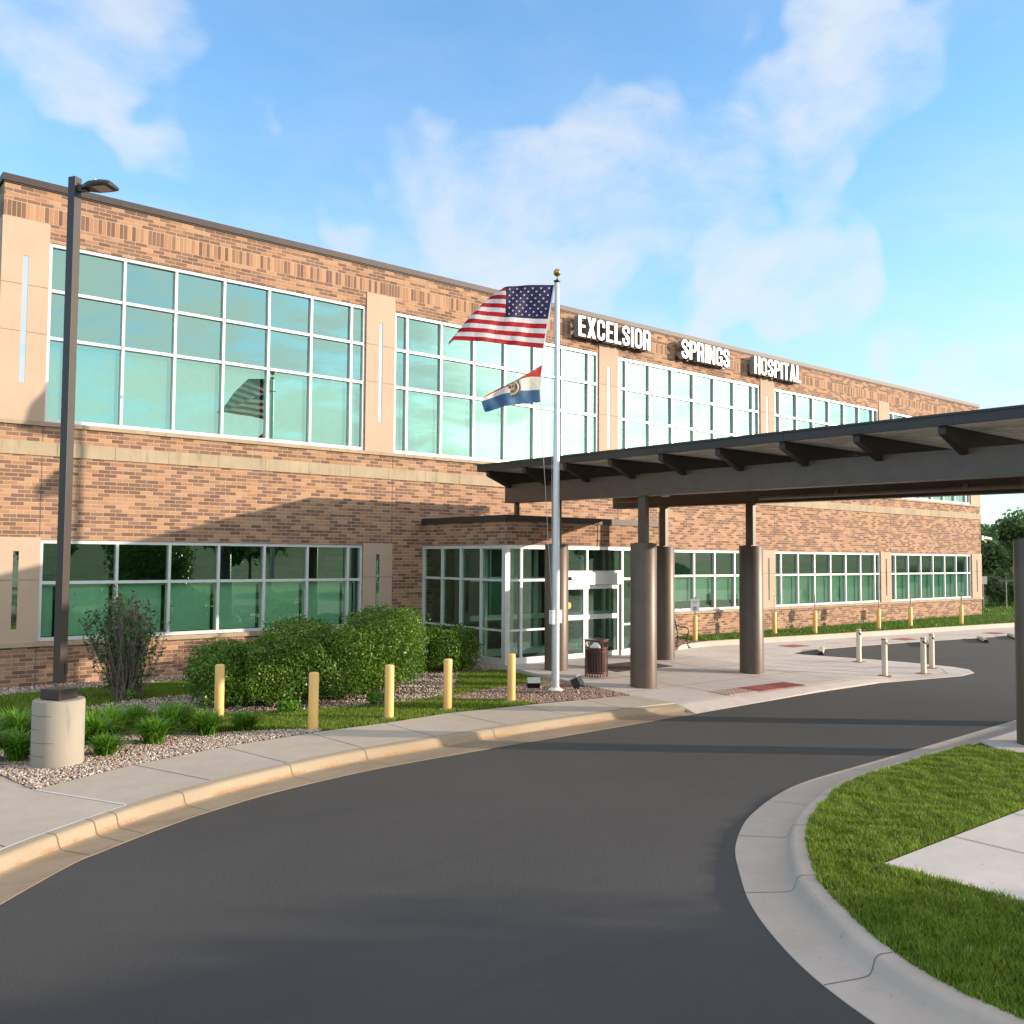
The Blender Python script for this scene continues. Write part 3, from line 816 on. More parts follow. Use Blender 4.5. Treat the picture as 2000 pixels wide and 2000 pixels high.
b.box(XL-.02, XR+.02, -.035, .0, ZR-.18, ZR-.15)
b.build('coping', M['coping'], hosp)
b = MB(); b.box(XL-.03, XR+.03, -.035, .01, 4.95, 5.25); b.box(XL-.03, XL+.01, .01, 25, 4.95, 5.25)
nx = 38
b.cur = 1
for i in range(1, nx): x = XL+i*1.2; b.box(x-.004, x+.004, -.0365, -.034, 4.955, 5.245)
b.build('stone_band', [M['band'], M['joint']], hosp)
b = MB(); b.box(XL-.03, XR+.03, -.055, .02, UB-.10, UB-.012); b.build('window_sill', M['band'], hosp)
b = MB(); b.box(XL-.03, VX0-.05, -.055, .02, GB-.10, GB-.012); b.build('window_sill', M['band'], hosp)
b = MB(); b.box(VX1+.05, XR+.03, -.055, .02, GB-.10, GB-.012); b.build('window_sill', M['band'], hosp)
# vertical brick expansion joints
b = wallmb; b.cur = 1
for k in range(6):
    x = X0+k*Q-.02
    b.box(x-.006, x+.006, -.004, .001, 3.2, 4.94); b.box(x-.006, x+.006, -.004, .001, 5.26, UB-.11)
    if not (VX0-1 < x < VX1): b.box(x-.006, x+.006, -.004, .001, -.1, GB-.11)
b.build('wall', [M['brick'], M['joint']], hosp)
piers = [(XL-.02, X0)]+[(X0+k*Q+W, X0+(k+1)*Q) for k in range(4)]+[(X0+4*Q+W, XR+.02)]
for k, (a, c) in enumerate(piers):
    cx = (a+c)/2
    sl_ = (cx-.055, cx+.055, 6.50, 9.25)
    b = MB(); holed(b, a+.004, c-.004, UB-.01, 10.04, [sl_], -.022, .06)
    b.quad((a+.004,.01,UB-.01),(a+.004,-.022,UB-.01),(a+.004,-.022,10.04),(a+.004,.01,10.04)); b.quad((c-.004,-.022,UB-.01),(c-.004,.01,UB-.01),(c-.004,.01,10.04),(c-.004,-.022,10.04))
    b.quad((a+.004,-.022,10.04),(c-.004,-.022,10.04),(c-.004,.01,10.04),(a+.004,.01,10.04))
    if k == 0: b.box(XL-.024, XL-.001, .012, 1.0, UB-.01, 10.04)
    b.cur = 1
    for z in (8.62, 7.60):
        b.box(a+.01, sl_[0]-.002, -.0235, -.021, z-.005, z+.005); b.box(sl_[1]+.002, c-.01, -.0235, -.021, z-.005, z+.005)
    p = b.build('stone_panel', [M['stone'], M['joint']], hosp)
    b = MB(); b.box(sl_[0], sl_[1], -.010, .03, sl_[2], sl_[3]); b.build('slit_glass', M['glass_slit'], p)
    if k == 2: continue
    sl_ = (cx-.055, cx+.055, 1.22, 2.88)
    b = MB(); holed(b, a+.004, c-.004, GB-.01, 3.18, [sl_], -.022, .06)
    b.quad((a+.004,-.022,3.18),(c-.004,-.022,3.18),(c-.004,.01,3.18),(a+.004,.01,3.18))
    b.quad((a+.004,.01,GB-.01),(a+.004,-.022,GB-.01),(a+.004,-.022,3.18),(a+.004,.01,3.18)); b.quad((c-.004,-.022,GB-.01),(c-.004,.01,GB-.01),(c-.004,.01,3.18),(c-.004,-.022,3.18))
    if k == 0: b.box(XL-.024, XL-.001, .012, 1.0, GB-.01, 3.18)
    b.cur = 1; b.box(a+.01, sl_[0]-.002, -.0235, -.021, 2.26, 2.27); b.box(sl_[1]+.002, c-.01, -.0235, -.021, 2.26, 2.27)
    p = b.build('stone_panel', [M['stone'], M['joint']], hosp)
    b = MB(); b.box(sl_[0], sl_[1], -.010, .03, sl_[2], sl_[3]); b.build('slit_glass', M['glass_slit'], p)

def window(parent, x0, x1, z0, z1, rails, mulls, blind=None, y=.03, glass='glass', fw_=.062):
    b = MB(); d = .13
    b.box(x0, x1, y, y+d, z0, z0+.075); b.box(x0, x1, y, y+d, z1-.075, z1)
    b.box(x0, x0+.06, y, y+d, z0+.075, z1-.075); b.box(x1-.06, x1, y, y+d, z0+.075, z1-.075)
    for m in mulls: b.box(m-fw_/2, m+fw_/2, y-.012, y+d+.02, z0+.075, z1-.075)
    xs_ = [x0+.06]+[m for m in mulls]+[x1-.06]
    for r in rails:
        for i in range(len(xs_)-1):
            a = xs_[i]+(fw_/2 if i else 0); c = xs_[i+1]-(fw_/2 if i < len(xs_)-2 else 0)
            b.box(a, c, y+.002, y+d-.002, r-.034, r+.034)
    w = b.build('window', M['frame'], parent)
    gm = MB(); zs_ = [z0+.075]+list(rails)+[z1-.075]; gy = y+.075
    for i in range(len(xs_)-1):
        for j in range(len(zs_)-1):
            e1, e2 = random.uniform(-.0035, .0035), random.uniform(-.003, .003)
            a, c, lo, hi = xs_[i]+.001, xs_[i+1]-.001, zs_[j]+.001, zs_[j+1]-.001
            gm.quad((a,gy-e1-e2,lo),(c,gy+e1-e2,lo),(c,gy+e1+e2,hi),(a,gy-e1+e2,hi))
    gm.build('glass', M[glass], w)
    if blind:
        lo, hi = blind
        for i in range(len(xs_)-1):
            a, c = xs_[i]+(.0 if i else .01), xs_[i+1]-.085
            bb = MB(); bb.box(a, c, y+.285, y+.289, lo, hi-.05); bb.cur = 1; bb.box(a-.01, c+.03, y+.20, y+.26, hi-.05, hi-.012)
            bb.cur = 1; bb.box(a, c, y+.275, y+.297, lo-.02, lo)
            bb.build('blind', [M['blind'], M['blind_bar']], w)
    return w
PM = [.43, 1.60, 2.78, 3.96, 5.13, 6.31, 7.49]
for k in range(5):
    x = X0+k*Q
    window(hosp, x+.004, x+W-.004, UB+.003, UT-.003, (U2, U1), [x+m for m in PM], (UB+.10, U2-.034))
    if k != 1: window(hosp, x+.004, x+W-.004, GB+.003, GT-.003, (GM,), [x+m for m in PM], ((GB+.10 if k != 2 else 1.30), GM-.034), glass='glass_low')
# rooms behind the windows
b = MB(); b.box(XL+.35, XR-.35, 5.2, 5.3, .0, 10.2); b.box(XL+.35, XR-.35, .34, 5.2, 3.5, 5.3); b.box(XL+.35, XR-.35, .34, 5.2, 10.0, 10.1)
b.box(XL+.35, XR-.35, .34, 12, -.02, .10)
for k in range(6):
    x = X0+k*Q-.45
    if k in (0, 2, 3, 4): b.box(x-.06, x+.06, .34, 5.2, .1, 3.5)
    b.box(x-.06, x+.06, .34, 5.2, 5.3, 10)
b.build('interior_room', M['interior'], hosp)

# entrance vestibule (part of the building)
b = MB()
BZ = 3.13
def wallbox(x0, x1, y0, y1, z0, z1): b.box(x0, x1, y0, y1, z0, z1)
wallbox(VX0, VX1, VY, VY+.25, BZ, VR-.16); wallbox(VX0, VX0+.25, VY+.25, -.001, BZ, VR-.16); wallbox(VX1-.25, VX1, VY+.25, -.001, BZ, VR-.16)
vest = b.build('entrance_vestibule', M['brick'], hosp)
b = MB(); b.box(VX0-.04, VX1+.04, VY-.04, -.002, VR-.16, VR)
b.build('vestibule_roof', M['coping'], vest)
b = MB(); b.box(VX0+.26, VX1-.26, VY+.26, 0, BZ-.05, BZ+.02); b.build('vestibule_ceiling', M['interior_lt'], vest)
b = MB(); y = VY+.02; t = .10
def fr(x0, x1, z0, z1, dy=0): b.box(x0, x1, y+dy, y+t-dy, z0, z1)
b.box(VX0, VX0+.15, VY, VY+.15, VZ, BZ-.002)                                   # corner post
fr(VX0+.15, VX1, BZ-.09, BZ-.002)
fr(VX0+.15, 15.95, VZ, VZ+.16); fr(18.62, VX1, VZ, VZ+.16)
for x in (15.0, 15.95, 18.66, 19.5, VX1-.07): fr(x-.035, x+.035, VZ+.16, BZ-.09, -.006)
for a, c in ((VX0+.15, 14.965), (15.035, 15.915), (18.695, 19.465), (19.535, VX1-.105)):
    fr(a, c, 2.21, 2.27, .004); fr(a, c, .95, 1.0, .004)
fr(17.285, 17.345, 2.45, BZ-.09, .002)
fr(15.985, 18.625, 2.42, 2.47, .002)
b.box(15.985, 18.625, y-.05, y+.10, 2.10, 2.418)                                # door operator header
x = VX0
for yy in (-.04, -.96, -1.83, -2.73): b.box(x+.01, x+.11, yy-.035 if yy < -.1 else -.08, yy+.035 if yy < -.1 else -.003, VZ, BZ-.09)
for a, c in ((VY+.15, -2.765), (-2.695, -1.865), (-1.795, -.995), (-.925, -.08)):
    b.box(x+.014, x+.106, a, c, VZ, VZ+.16); b.box(x+.014, x+.106, a, c, 2.21, 2.27); b.box(x+.014, x+.106, a, c, .95, 1.0)
b.box(x+.012, x+.108, VY+.15, -.003, BZ-.088, BZ-.003)
b.build('storefront_frame', M['frame'], vest)
b = MB()
gy = y+.05
for a, c in ((VX0+.15, 15.0), (15.0, 15.95), (18.66, 19.5), (19.5, VX1-.07)): b.quad((a,gy,VZ+.1),(c,gy,VZ+.1),(c,gy,BZ-.05),(a,gy,BZ-.05))
b.quad((15.95,gy,2.47),(18.66,gy,2.47),(18.66,gy,BZ-.05),(15.95,gy,BZ-.05))
gx_ = x+.06
for a, c in ((VY+.1,-2.73),(-2.73,-1.83),(-1.83,-.96),(-.96,-.05)): b.quad((gx_,c,VZ+.1),(gx_,a,VZ+.1),(gx_,a,BZ-.05),(gx_,c,BZ-.05))
M['glass_lobby'] = m_glass('lobby_glass', .13, (.62, .95, .84), (.70, .92, .78))
b.build('storefront_glass', M['glass_lobby'], vest)
for a, c, yo in ((16.0, 17.28, .02), (17.30, 18.60, .05)):                       # sliding doors
    b = MB(); yy = y+yo
    b.box(a, a+.09, yy, yy+.045, VZ+.02, 2.09); b.box(c-.09, c, yy, yy+.045, VZ+.02, 2.09)
    b.box(a+.09, c-.09, yy, yy+.045, VZ+.02, VZ+.15); b.box(a+.09, c-.09, yy, yy+.045, 1.98, 2.09); b.box(a+.09, c-.09, yy, yy+.045, 1.16, 1.29)
    d_ = b.build('sliding_door', M['frame'], vest)
    b = MB(); b.quad((a+.09,yy+.02,VZ+.15),(c-.09,yy+.02,VZ+.15),(c-.09,yy+.02,1.98),(a+.09,yy+.02,1.98)); b.build('glass', M['glass_lobby'], d_)
    if a < 16.5:
        b = MB(); b.lathe([(0,0),(.085,0),(.085,.003),(0,.003)], seg=20)
        st_ = b.build('yellow_sticker', M['sign_yellow'], d_); st_.rotation_euler = (PI/2, 0, 0); st_.location = st_.location+Vector((a+.66, yy+.015, 1.55))
        # small arrow bars on the sticker
        b = MB(); b.box(a+.60, a+.72, yy+.008, yy+.0105, 1.545, 1.555); b.box(a+.62, a+.70, yy+.008, yy+.0105, 1.50, 1.508); b.build('sticker_print', M['black'], d_)
b = MB(); b.lathe([(0,0),(.05,0),(.05,.05),(.03,.06),(0,.06)], (0,0,0), 12)
sn = b.build('door_sensor', M['black'], vest, smooth=40); sn.rotation_euler = (PI/2, 0, 0); sn.location = sn.location+Vector((16.62, y-.05, 2.27))
# inner door screen of the vestibule
b = MB(); yi = -1.9
for x in (15.3, 16.2, 17.1, 18.0, 18.9, 19.8): b.box(x-.05, x+.05, yi, yi+.08, VZ, BZ-.06)
b.box(14.8, 20.3, yi+.004, yi+.076, 2.15, 2.27); b.box(14.8, 20.3, yi+.004, yi+.076, 1.10, 1.24); b.box(14.8, 20.3, yi+.004, yi+.076, VZ, VZ+.2)
for yy in (-2.9, -1.9): b.box(20.0, 20.08, yy, yy+.08, VZ, BZ-.06)
b.build('inner_door_frame', M['blind_bar'], vest)
for bb_ in ((14.9, 20.2, 3.0, 3.1, .1, 3.4), (VX1-.34, VX1-.28, VY+.3, -.1, VZ, BZ-.06), (17.6, 18.5, -.5, -.46, VZ, 2.1)):
    b = MB(); b.box(*bb_); b.build('lobby_wall', M['interior_lt'], vest)
b = MB(); b.box(VX0+.12, VX1-.1, VY+.13, .30, -.1, VZ+.004); b.build('vestibule_floor', M['lobby_floor'], vest)
b = MB(); b.box(VX1-.25, VX1, VY+.25, -.001, -.1, BZ); b.build('brick_side_wall', M['brick'], vest)
# entry mat and wheelchair
b = MB()
P = [(16.2,-4.9),(18.2,-4.9),(18.2,-6.0),(16.2,-6.0)]
b.add([(p[0], p[1], hz_plaza(*p)+.012) for p in P]+[(p[0], p[1], hz_plaza(*p)-.01) for p in P], [(0,1,2,3),(0,4,5,1),(1,5,6,2),(2,6,7,3),(3,7,4,0)])
tag(b.build('door_mat', M['redmat']), 'dark brown mat lying on the pale concrete before the sliding doors', 'door mat')
wc = thing('wheelchair', 'grey wheelchair seen through the right-hand sliding door', 'wheelchair', (18.25, -2.9, VZ+.005), -.3)
for s in (-1, 1):
    b = MB(); R_ = .20
    b.tube([(s*.26, R_*math.cos(a), R_+.01+R_*math.sin(a)) for a in np.linspace(0, 2*PI, 25)], .018, 6, False)
    for a in np.linspace(0, PI, 5)[:-1]: b.tube([(s*.26, R_*math.cos(a), R_+.01+R_*math.sin(a)), (s*.26, -R_*math.cos(a), R_+.01-R_*math.sin(a))], .006, 4)
    b.cur = 0; b.build('wheel', M['teal'], wc)
b = MB(); b.box(-.23, .23, -.25, .22, .46, .51); b.build('seat', M['teal'], wc)
b = MB(); b.box(-.23, .23, .22, .25, .51, .92); b.build('backrest', M['black'], wc)
b = MB()
for s in (-1, 1): b.tube([(s*.24,-.42,.10),(s*.24,-.30,.46),(s*.24,.23,.46),(s*.24,.25,1.0),(s*.24,.36,1.02)], .012, 6); b.tube([(s*.24,-.2,.46),(s*.24,-.2,.70),(s*.24,.24,.70)], .012, 6)
b.build('frame', M['grey_metal'], wc)

# wall letters: heavy condensed capitals drawn as outlines
def arc(cx, cy, rx, ry, a0, a1, n=10):
    return [(cx+rx*math.cos(math.radians(a0+(a1-a0)*i/n)), cy+ry*math.sin(math.radians(a0+(a1-a0)*i/n))) for i in range(n+1)]
T_ = .158
def rect(a, b_, c, d): return [(a,c),(b_,c),(b_,d),(a,d)]
def band(outer, inner): return outer+inner[::-1]
def GLY(ch):
    w = .46; t = T_; h = 1.0; k = .118
    if ch == 'E': return w-.03, [rect(0,t,0,h), rect(t,w-.04,0,k), rect(t,w-.07,.44,.44+k), rect(t,w-.04,h-k,h)]
    if ch == 'L': return w-.06, [rect(0,t,0,h), rect(t,w-.07,0,k)]
    if ch == 'I': return t, [rect(0,t,0,h)]
    if ch == 'T': return w-.02, [rect(.5*w-.01-t/2,.5*w-.01+t/2,0,h-k), rect(0,w-.02,h-k,h)]
    if ch == 'H': return w, [rect(0,t,0,h), rect(w-t,w,0,h), rect(t,w-t,.44,.44+k)]
    if ch == 'X': return w+.04, [[(0,0),(.18,0),(.50,h),(.32,h)], [(.32,0),(.50,0),(.34,.5),(.25,.5),(.25,.22)][:3]+[(.25,.36)], [(0,h),(.18,h),(.25,.66),(.16,.5)]]
    if ch == 'N': return w+.02, [rect(0,t-.02,0,h), rect(w+.02-t+.02,w+.02,0,h), [(t-.02,h),(t-.02,.52),(w+.04-t,0),(w+.04-t,.48)]]
    if ch == 'A': return w+.04, [[(0,0),(.165,0),(.29,h),(.16,h)], [(.335,0),(.50,0),(.34,h),(.29,h)], rect(.175,.325,.18,.31)]
    ro = w/2; ri = w/2-t+.03; ry = .20; ryi = .08
    if ch == 'O':
        o = arc(ro,1-ry,ro,ry,180,0)+arc(ro,ry,ro,ry,0,-180); i = arc(ro,1-ry-.02,ri,ryi,180,0)+arc(ro,ry+.02,ri,ryi,0,-180)
        return w, [('ring', o, i)]
    if ch in 'CG':
        o = [(w,.64)]+arc(ro,1-ry,ro,ry,0,180)+arc(ro,ry,ro,ry,180,360)+[(w,.36)]
        i = [(w-t+.03,.64)]+arc(ro,1-ry-.02,ri,ryi,0,180)+arc(ro,ry+.02,ri,ryi,180,360)+[(w-t+.03,.36)]
        P = [('strip', o, i)]
        if ch == 'G': P += [rect(w-t+.03, w, .36, .52), rect(.24, w-t+.03, .40, .52), rect(w-.07, w, 0, .2)]
        return w, P
    if ch == 'S':
        o = [(w,.66)]+arc(ro,.80,ro,.20,0,180)+[(0,.70),(.03,.60),(ro-.02,.50-.04),(ri+.10,.38)]+arc(ro,.235,ri,.10,0,-180)+[(t-.03,.34)]
        i = [(w-t+.03,.66)]+arc(ro,.765,ri,.10,0,180)+[(t-.03,.72),(.15,.68),(ro+.06,.585),(w-.01,.44)]+arc(ro,.20,ro,.20,0,-180)+[(0,.34)]
        n = min(len(o), len(i)); return w, [('strip', o[:n], i[:n])]
    if ch in 'PR':
        o = [(t,h)]+arc(w-.16,h-.16,.16,.16,90,0)+arc(w-.16,.56,.16,.14,0,-90)+[(t,.42)]
        i = [(t,h-k)]+arc(w-.20,h-.22,.07,.09,90,0)+arc(w-.20,.62,.07,.07,0,-90)+[(t,.55)]
        P = [rect(0,t,0,h), ('strip', o, i)]
        if ch == 'R': P += [[(w-t,0),(w+.01,0),(w-.02,.44),(w-t-.06,.44)]]
        return w, P
def glyph_mesh(mb, ch, x, z, s, sx, y0, y1):
    w, P = GLY(ch)
    tx = lambda p: (x+p[0]*sx, z+p[1]*s)
    for q in P:
        if isinstance(q, tuple):
            kind, o, i = q; n = len(o); o = [tx(p) for p in o]; i = [tx(p) for p in i]
            rng = range(n) if kind == 'ring' else range(n-1)
            vs = [(p[0], y0, p[1]) for p in o]+[(p[0], y0, p[1]) for p in i]+[(p[0], y1, p[1]) for p in o]+[(p[0], y1, p[1]) for p in i]
            mb.cur = 0; fr_ = [(k, (k+1) % n, n+(k+1) % n, n+k) for k in rng]; mb.add(vs, fr_)
            mb.cur = 1; mb.add(vs, [(k, 2*n+k, 2*n+(k+1) % n, (k+1) % n) for k in rng]+[(n+k, n+(k+1) % n, 3*n+(k+1) % n, 3*n+k) for k in rng])
            if kind == 'strip': mb.add(vs, [(0, n, 3*n, 2*n), (n-1, 3*n-1, 4*n-1, 2*n-1)])
        else:
            q = [tx(p) for p in q]; n = len(q)
            ar = sum(q[i][0]*q[(i+1) % n][1]-q[(i+1) % n][0]*q[i][1] for i in range(n))
            if ar < 0: q = q[::-1]
            vs = [(p[0], y0, p[1]) for p in q]+[(p[0], y1, p[1]) for p in q]
            mb.cur = 0; mb.add(vs, [list(range(n))])
            mb.cur = 1; mb.add(vs, [(i, n+i, n+(i+1) % n, (i+1) % n) for i in range(n)])
    return w*sx
for word, xa, xb, cl, cn_ in (('EXCELSIOR', 20.14, 23.52, 'raised white letters reading EXCELSIOR high on the brick wall', 1), ('SPRINGS', 25.17, 27.87, 'raised white letters reading SPRINGS high on the brick wall', 2), ('HOSPITAL', 29.4, 32.49, 'raised white letters reading HOSPITAL high on the brick wall', 3)):
    sg = thing('wall_sign', cl, 'sign', ((xa+xb)/2, -.2, 9.98), local=False)
    gap = .095
    tw = sum(GLY(c)[0] for c in word)+gap*(len(word)-1); sx = (xb-xa)/tw; x = xa
    for c in word:
        mb = MB(); w_ = glyph_mesh(mb, c, x, 9.98, .67, sx, -.36, -.13); x += w_+gap*sx
        mb.build('letter', [M['letter'], M['letter_side']], sg)
    mb = MB(); mb.box(xa+.02, xb-.02, -.13, -.02, 9.97, 10.08); mb.build('raceway', M['black'], sg)

# ------------------------------------------------------------------ canopy
cp = thing('entrance_canopy', 'long flat dark bronze canopy over the drive on round brown columns', 'canopy', (17.1, -12.5, 0), local=False)
CY0, CY1 = -19.6, -2.9
def cz(y): return .0085*(y+15)
def sbox(mb, x0, x1, y0, y1, z0, z1):
    a, c = cz(y0), cz(y1)
    mb.add([(x0,y0,z0+a),(x1,y0,z0+a),(x1,y1,z0+c),(x0,y1,z0+c),(x0,y0,z1+a),(x1,y0,z1+a),(x1,y1,z1+c),(x0,y1,z1+c)],
           [(3,2,1,0),(4,5,6,7),(0,1,5,4),(1,2,6,5),(2,3,7,6),(3,0,4,7)])
b = MB(); sbox(b, 14.26, 20.0, CY0+.05, CY1-.05, 4.925, 5.02); b.build('soffit', M['soffit'], cp)
b = MB()
for x in np.arange(14.4, 20, .3): sbox(b, x-.006, x+.006, CY0+.1, CY1-.1, 4.918, 4.924)
b.build('soffit_seam', M['soffit'], cp)
b = MB(); sbox(b, 14.20, 14.26, CY0, CY1, 4.91, 5.09); sbox(b, 20.0, 20.06, CY0, CY1, 4.91, 5.09); sbox(b, 14.26, 20.0, CY1-.05, CY1, 4.91, 5.09); sbox(b, 14.26, 20.0, CY0, CY0+.05, 4.91, 5.09)
sbox(b, 14.18, 14.20, CY0, CY1+.02, 5.06, 5.095)
sbox(b, 14.26, 20.0, CY0+.05, CY1-.05, 5.02, 5.05)
b.cur = 1
for y in np.arange(-18.2, -3, 3.05): sbox(b, 14.196, 14.2, y-.005, y+.005, 4.915, 5.055)
b.build('fascia', [M['fascia'], M['black']], cp)
BX = [(15.03, 15.28), (19.02, 19.27)]
for x0, x1 in BX:
    b = MB(); sbox(b, x0, x1, CY0+.2, -3.02, 4.135, 4.62); sbox(b, x0-.03, x0, CY0+.2, -3.02, 4.135, 4.155); sbox(b, x1, x1+.03, CY0+.2, -3.02, 4.135, 4.155)
    b.build('main_beam', M['bronze_dk'], cp)
b = MB()
ys = [-3.23-1.464*i for i in range(11)]
for y in ys:
    b = MB(); o = cz(y); hw = .06
    prof = [(14.29,4.79+o),(14.29,4.915+o),(19.99,4.915+o),(19.99,4.79+o),(19.27,4.45+o),(19.02,4.45+o),(19.02,4.62+o),(15.28,4.62+o),(15.28,4.45+o),(15.03,4.60+o)]
    prof = [(14.29,4.79+o),(14.29,4.915+o),(20.0,4.915+o),(20.0,4.79+o),(19.30,4.52+o),(15.0,4.52+o)]
    b.extrude_y(prof[::-1], y-hw, y+hw); b.build('cantilever_bracket', M['fascia'], cp)
COLS = [(15.15,-4.93,.09),(15.10,-7.86,.0),(19.14,-4.86,.09),(19.14,-7.73,.0),(15.25,-15.88,.02),(19.14,-15.75,.02)]
for i, (x, y, z) in enumerate(COLS):
    b = MB(); b.lathe([(.292, z-.1), (.292, 3.135), (.285, 3.145), (0, 3.145)], (x, y, 0), 40); c_ = b.build('column', M['bronze'], cp, smooth=40)
    b = MB(); b.box(x-.06, x+.06, y-.11, y+.11, 3.147, 4.14+cz(y)); b.build('column_post', M['bronze'], c_)
    b = MB(); b.box(x-.16, x+.16, y-.13, y+.13, 3.146, 3.16); b.build('column_base_plate', M['bronze_dk'], c_)
b = MB(); x = 15.15; b.box(x-.05, x+.05, -3.42, -3.32, VR, 4.23); b.build('roof_strut', M['bronze_dk'], cp)
b = MB(); b.tube([(18.85, -8.2, 4.30), (18.85, -19, 4.22)], .045, 8)
for y in (-10.3, -13.2, -16.1, -19): b.tube([(18.85, y-.05, 4.285+cz(y)*.9), (18.85, y+.05, 4.285+cz(y)*.9)], .06, 8)
b.build('sprinkler_pipe', M['pvc'], cp, smooth=40)
b = MB(); b.tube([(15.35,-7.6,3.3),(15.35,-7.6,4.05),(15.38,-7.45,4.1),(15.4,-6.6,4.12)], .015, 6); b.build('conduit', M['pvc'], cp, smooth=40); b = MB(); b.tube([(18.9,-4.9,3.2),(18.9,-4.9,4.0),(18.85,-5.0,4.25)], .012, 6)
b.build('conduit', M['pvc'], cp, smooth=40)
b = MB(); b.box(15.30, 15.42, -8.35, -8.2, 4.17, 4.27); b.build('junction_box', M['white'], cp)
b = MB()
for i in range(60):
    p = Vector((15.2+random.gauss(0,.10), -12.95+random.gauss(0,.14), 4.60+abs(random.gauss(0,.05)))); d = Vector((random.gauss(0,1), random.gauss(0,1), random.gauss(0,.35))).normalized()*random.uniform(.06,.16)
    b.tube([p-d, p+d], .003, 3)
tag(b.build('bird_nest', M['twig']), 'small twiggy bird nest on top of the canopy beam', 'nest')

# ------------------------------------------------------------------ bollards, sign posts, wheel stops
def make_bollard():
    t = thing('bollard', 'x', 'bollard', group='yellow bollards along the front walk')
    b = MB(); b.lathe([(.082,-.05),(.082,.90),(.078,.915),(.06,.925),(0,.93)], seg=24); b.build('sleeve', M['yellow'], t, smooth=40)
    b = MB(); b.lathe([(.15,-.02),(.16,.008),(.09,.014)], seg=20); b.build('concrete_collar', M['kerb_grey'], t)
    return t
bol = make_bollard()
BLAB = ['yellow bollard beside the daylilies, leftmost of the front row', 'yellow bollard closest to the curved walk, in front of the rounded hedge', 'yellow bollard before the dark gap in the big hedge, middle of the row', 'yellow bollard at the right end of the big hedge', 'yellow bollard beside the gravel of the flagpole bed, rightmost of the front row']
for i, (x, y) in enumerate([(6.22,-6.18),(7.02,-8.13),(8.57,-7.93),(9.94,-7.75),(11.48,-7.72)]):
    o = bol if i == 0 else copy_tree(bol)
    o.location = (x, y, 0); o['label'] = BLAB[i]

def make_signpost(face):
    t = thing('sign_bollard', 'x', 'sign post', group='yellow sign bollards in the grass verge')
    b = MB(); b.lathe([(.082,-.05),(.082,.84),(.075,.86),(.03,.875),(0,.875)], seg=24); b.build('sleeve', M['yellow'], t, smooth=40)
    b = MB(); b.box(-.022,.022,-.012,.012,.86,1.50); b.build('post', M['grey_metal'], t)
    b = MB(); b.box(-.15,.15,-.020,-.014,1.00,1.42); pl = b.build('sign_plate', M['sign_white'], t, bevel=.002)
    b = MB(); b.box(-.055,.055,-.0225,-.0205,1.04,1.17); b.build('symbol_panel', M['sign_blue'], pl)
    b = MB(); c = (-.005, 1.083)
    pts = [(c[0]+.028*math.cos(a), -.0235, c[1]+.028*math.sin(a)) for a in np.linspace(math.radians(140), math.radians(360), 12)]
    b.tube(pts, .0045, 4); b.tube([(-.008,-.0235,1.145),(-.004,-.0235,1.105),(.02,-.0235,1.103),(.033,-.0235,1.068)], .0045, 4); b.tube([(-.009,-.0235,1.150),(-.009,-.0235,1.157)], .007, 6)
    b.build('wheelchair_symbol', M['sign_white'], pl)
    for k, (wd, z, s) in enumerate((('RESERVED', 1.335, .042), ('PARKING', 1.275, .042))):
        c_ = bpy.data.curves.new('print', 'FONT'); c_.body = wd; c_.size = s; c_.align_x = 'CENTER'; c_.offset = .0012
        to = bpy.data.objects.new('tmp', c_); COL.objects.link(to); bpy.context.view_layer.update()
        me = bpy.data.meshes.new_from_object(to); bpy.data.objects.remove(to)
        o = link('lettering', me, M['sign_green'], pl); o.rotation_euler = (PI/2, 0, 0); o.location = (0, -.0215, z)
    return t
sp = make_signpost(None)
SL = ['yellow bollard with a white wheelchair parking sign facing the viewer beside the bench', 'yellow sign bollard seen edge-on just right of the third column, at the stone panel', 'yellow sign bollard before the left part of the second-last ground-floor window', 'yellow sign bollard before the stone panel between the last two windows', 'yellow sign bollard in front of the left part of the last ground-floor window', 'yellow sign bollard nearest the far building corner, rightmost of its row']
for i, (x, y) in enumerate([(24.92,-1.12),(29.08,-1.40),(31.09,-1.79),(34.77,-2.30),(37.14,-2.37),(40.69,-2.81)]):
    o = sp if i == 0 else copy_tree(sp)
    o.location = (x, y, .01); o['label'] = SL[i]
    o.rotation_euler = (0, 0, -.75 if i == 0 else math.radians(31+(i % 3)*1.5))
# normals: plates of the far five point along (.5,-.86)

def make_white_bollard():
    t = thing('white_bollard', 'x', 'bollard', group='cream bollards on the tip of the plaza')
    b = MB(); b.lathe([(.07,.01),(.07,.93),(.066,.945),(0,.95)], seg=20); po = b.build('pipe', M['cream'], t, smooth=40)
    b = MB(); b.box(-.15,.15,-.15,.15,-.01,.012); b.build('base_plate', M['rust'], t)
    b = MB(); b.lathe([(.0715,.90),(.0725,.91),(.0715,.92)], seg=20); b.build('cap_band', M['rust'], po)
    b = MB(); n = 14
    for i in range(n):
        a0 = -2.6+i*.16; a1 = a0+.16; r = .0718
        z0 = .86-.10*i/n; z1 = .86-.10*(i+1)/n
        b.quad((r*math.cos(a0), r*math.sin(a0), z0-.05), (r*math.cos(a1), r*math.sin(a1), z1-.05), (r*math.cos(a1), r*math.sin(a1), z1+.012), (r*math.cos(a0), r*math.sin(a0), z0+.012))
    b.build('black_stripe', M['blacktape'], po)
    return t
wb = make_white_bollard()
WL = ['cream bollard with black stripe at the back edge of the plaza tip, leftmost', 'cream bollard with black stripe nearest the viewer on the plaza tip', 'cream bollard with black stripe at the front right of the plaza tip', 'cream bollard with black stripe farthest right on the plaza tip, by the drive']
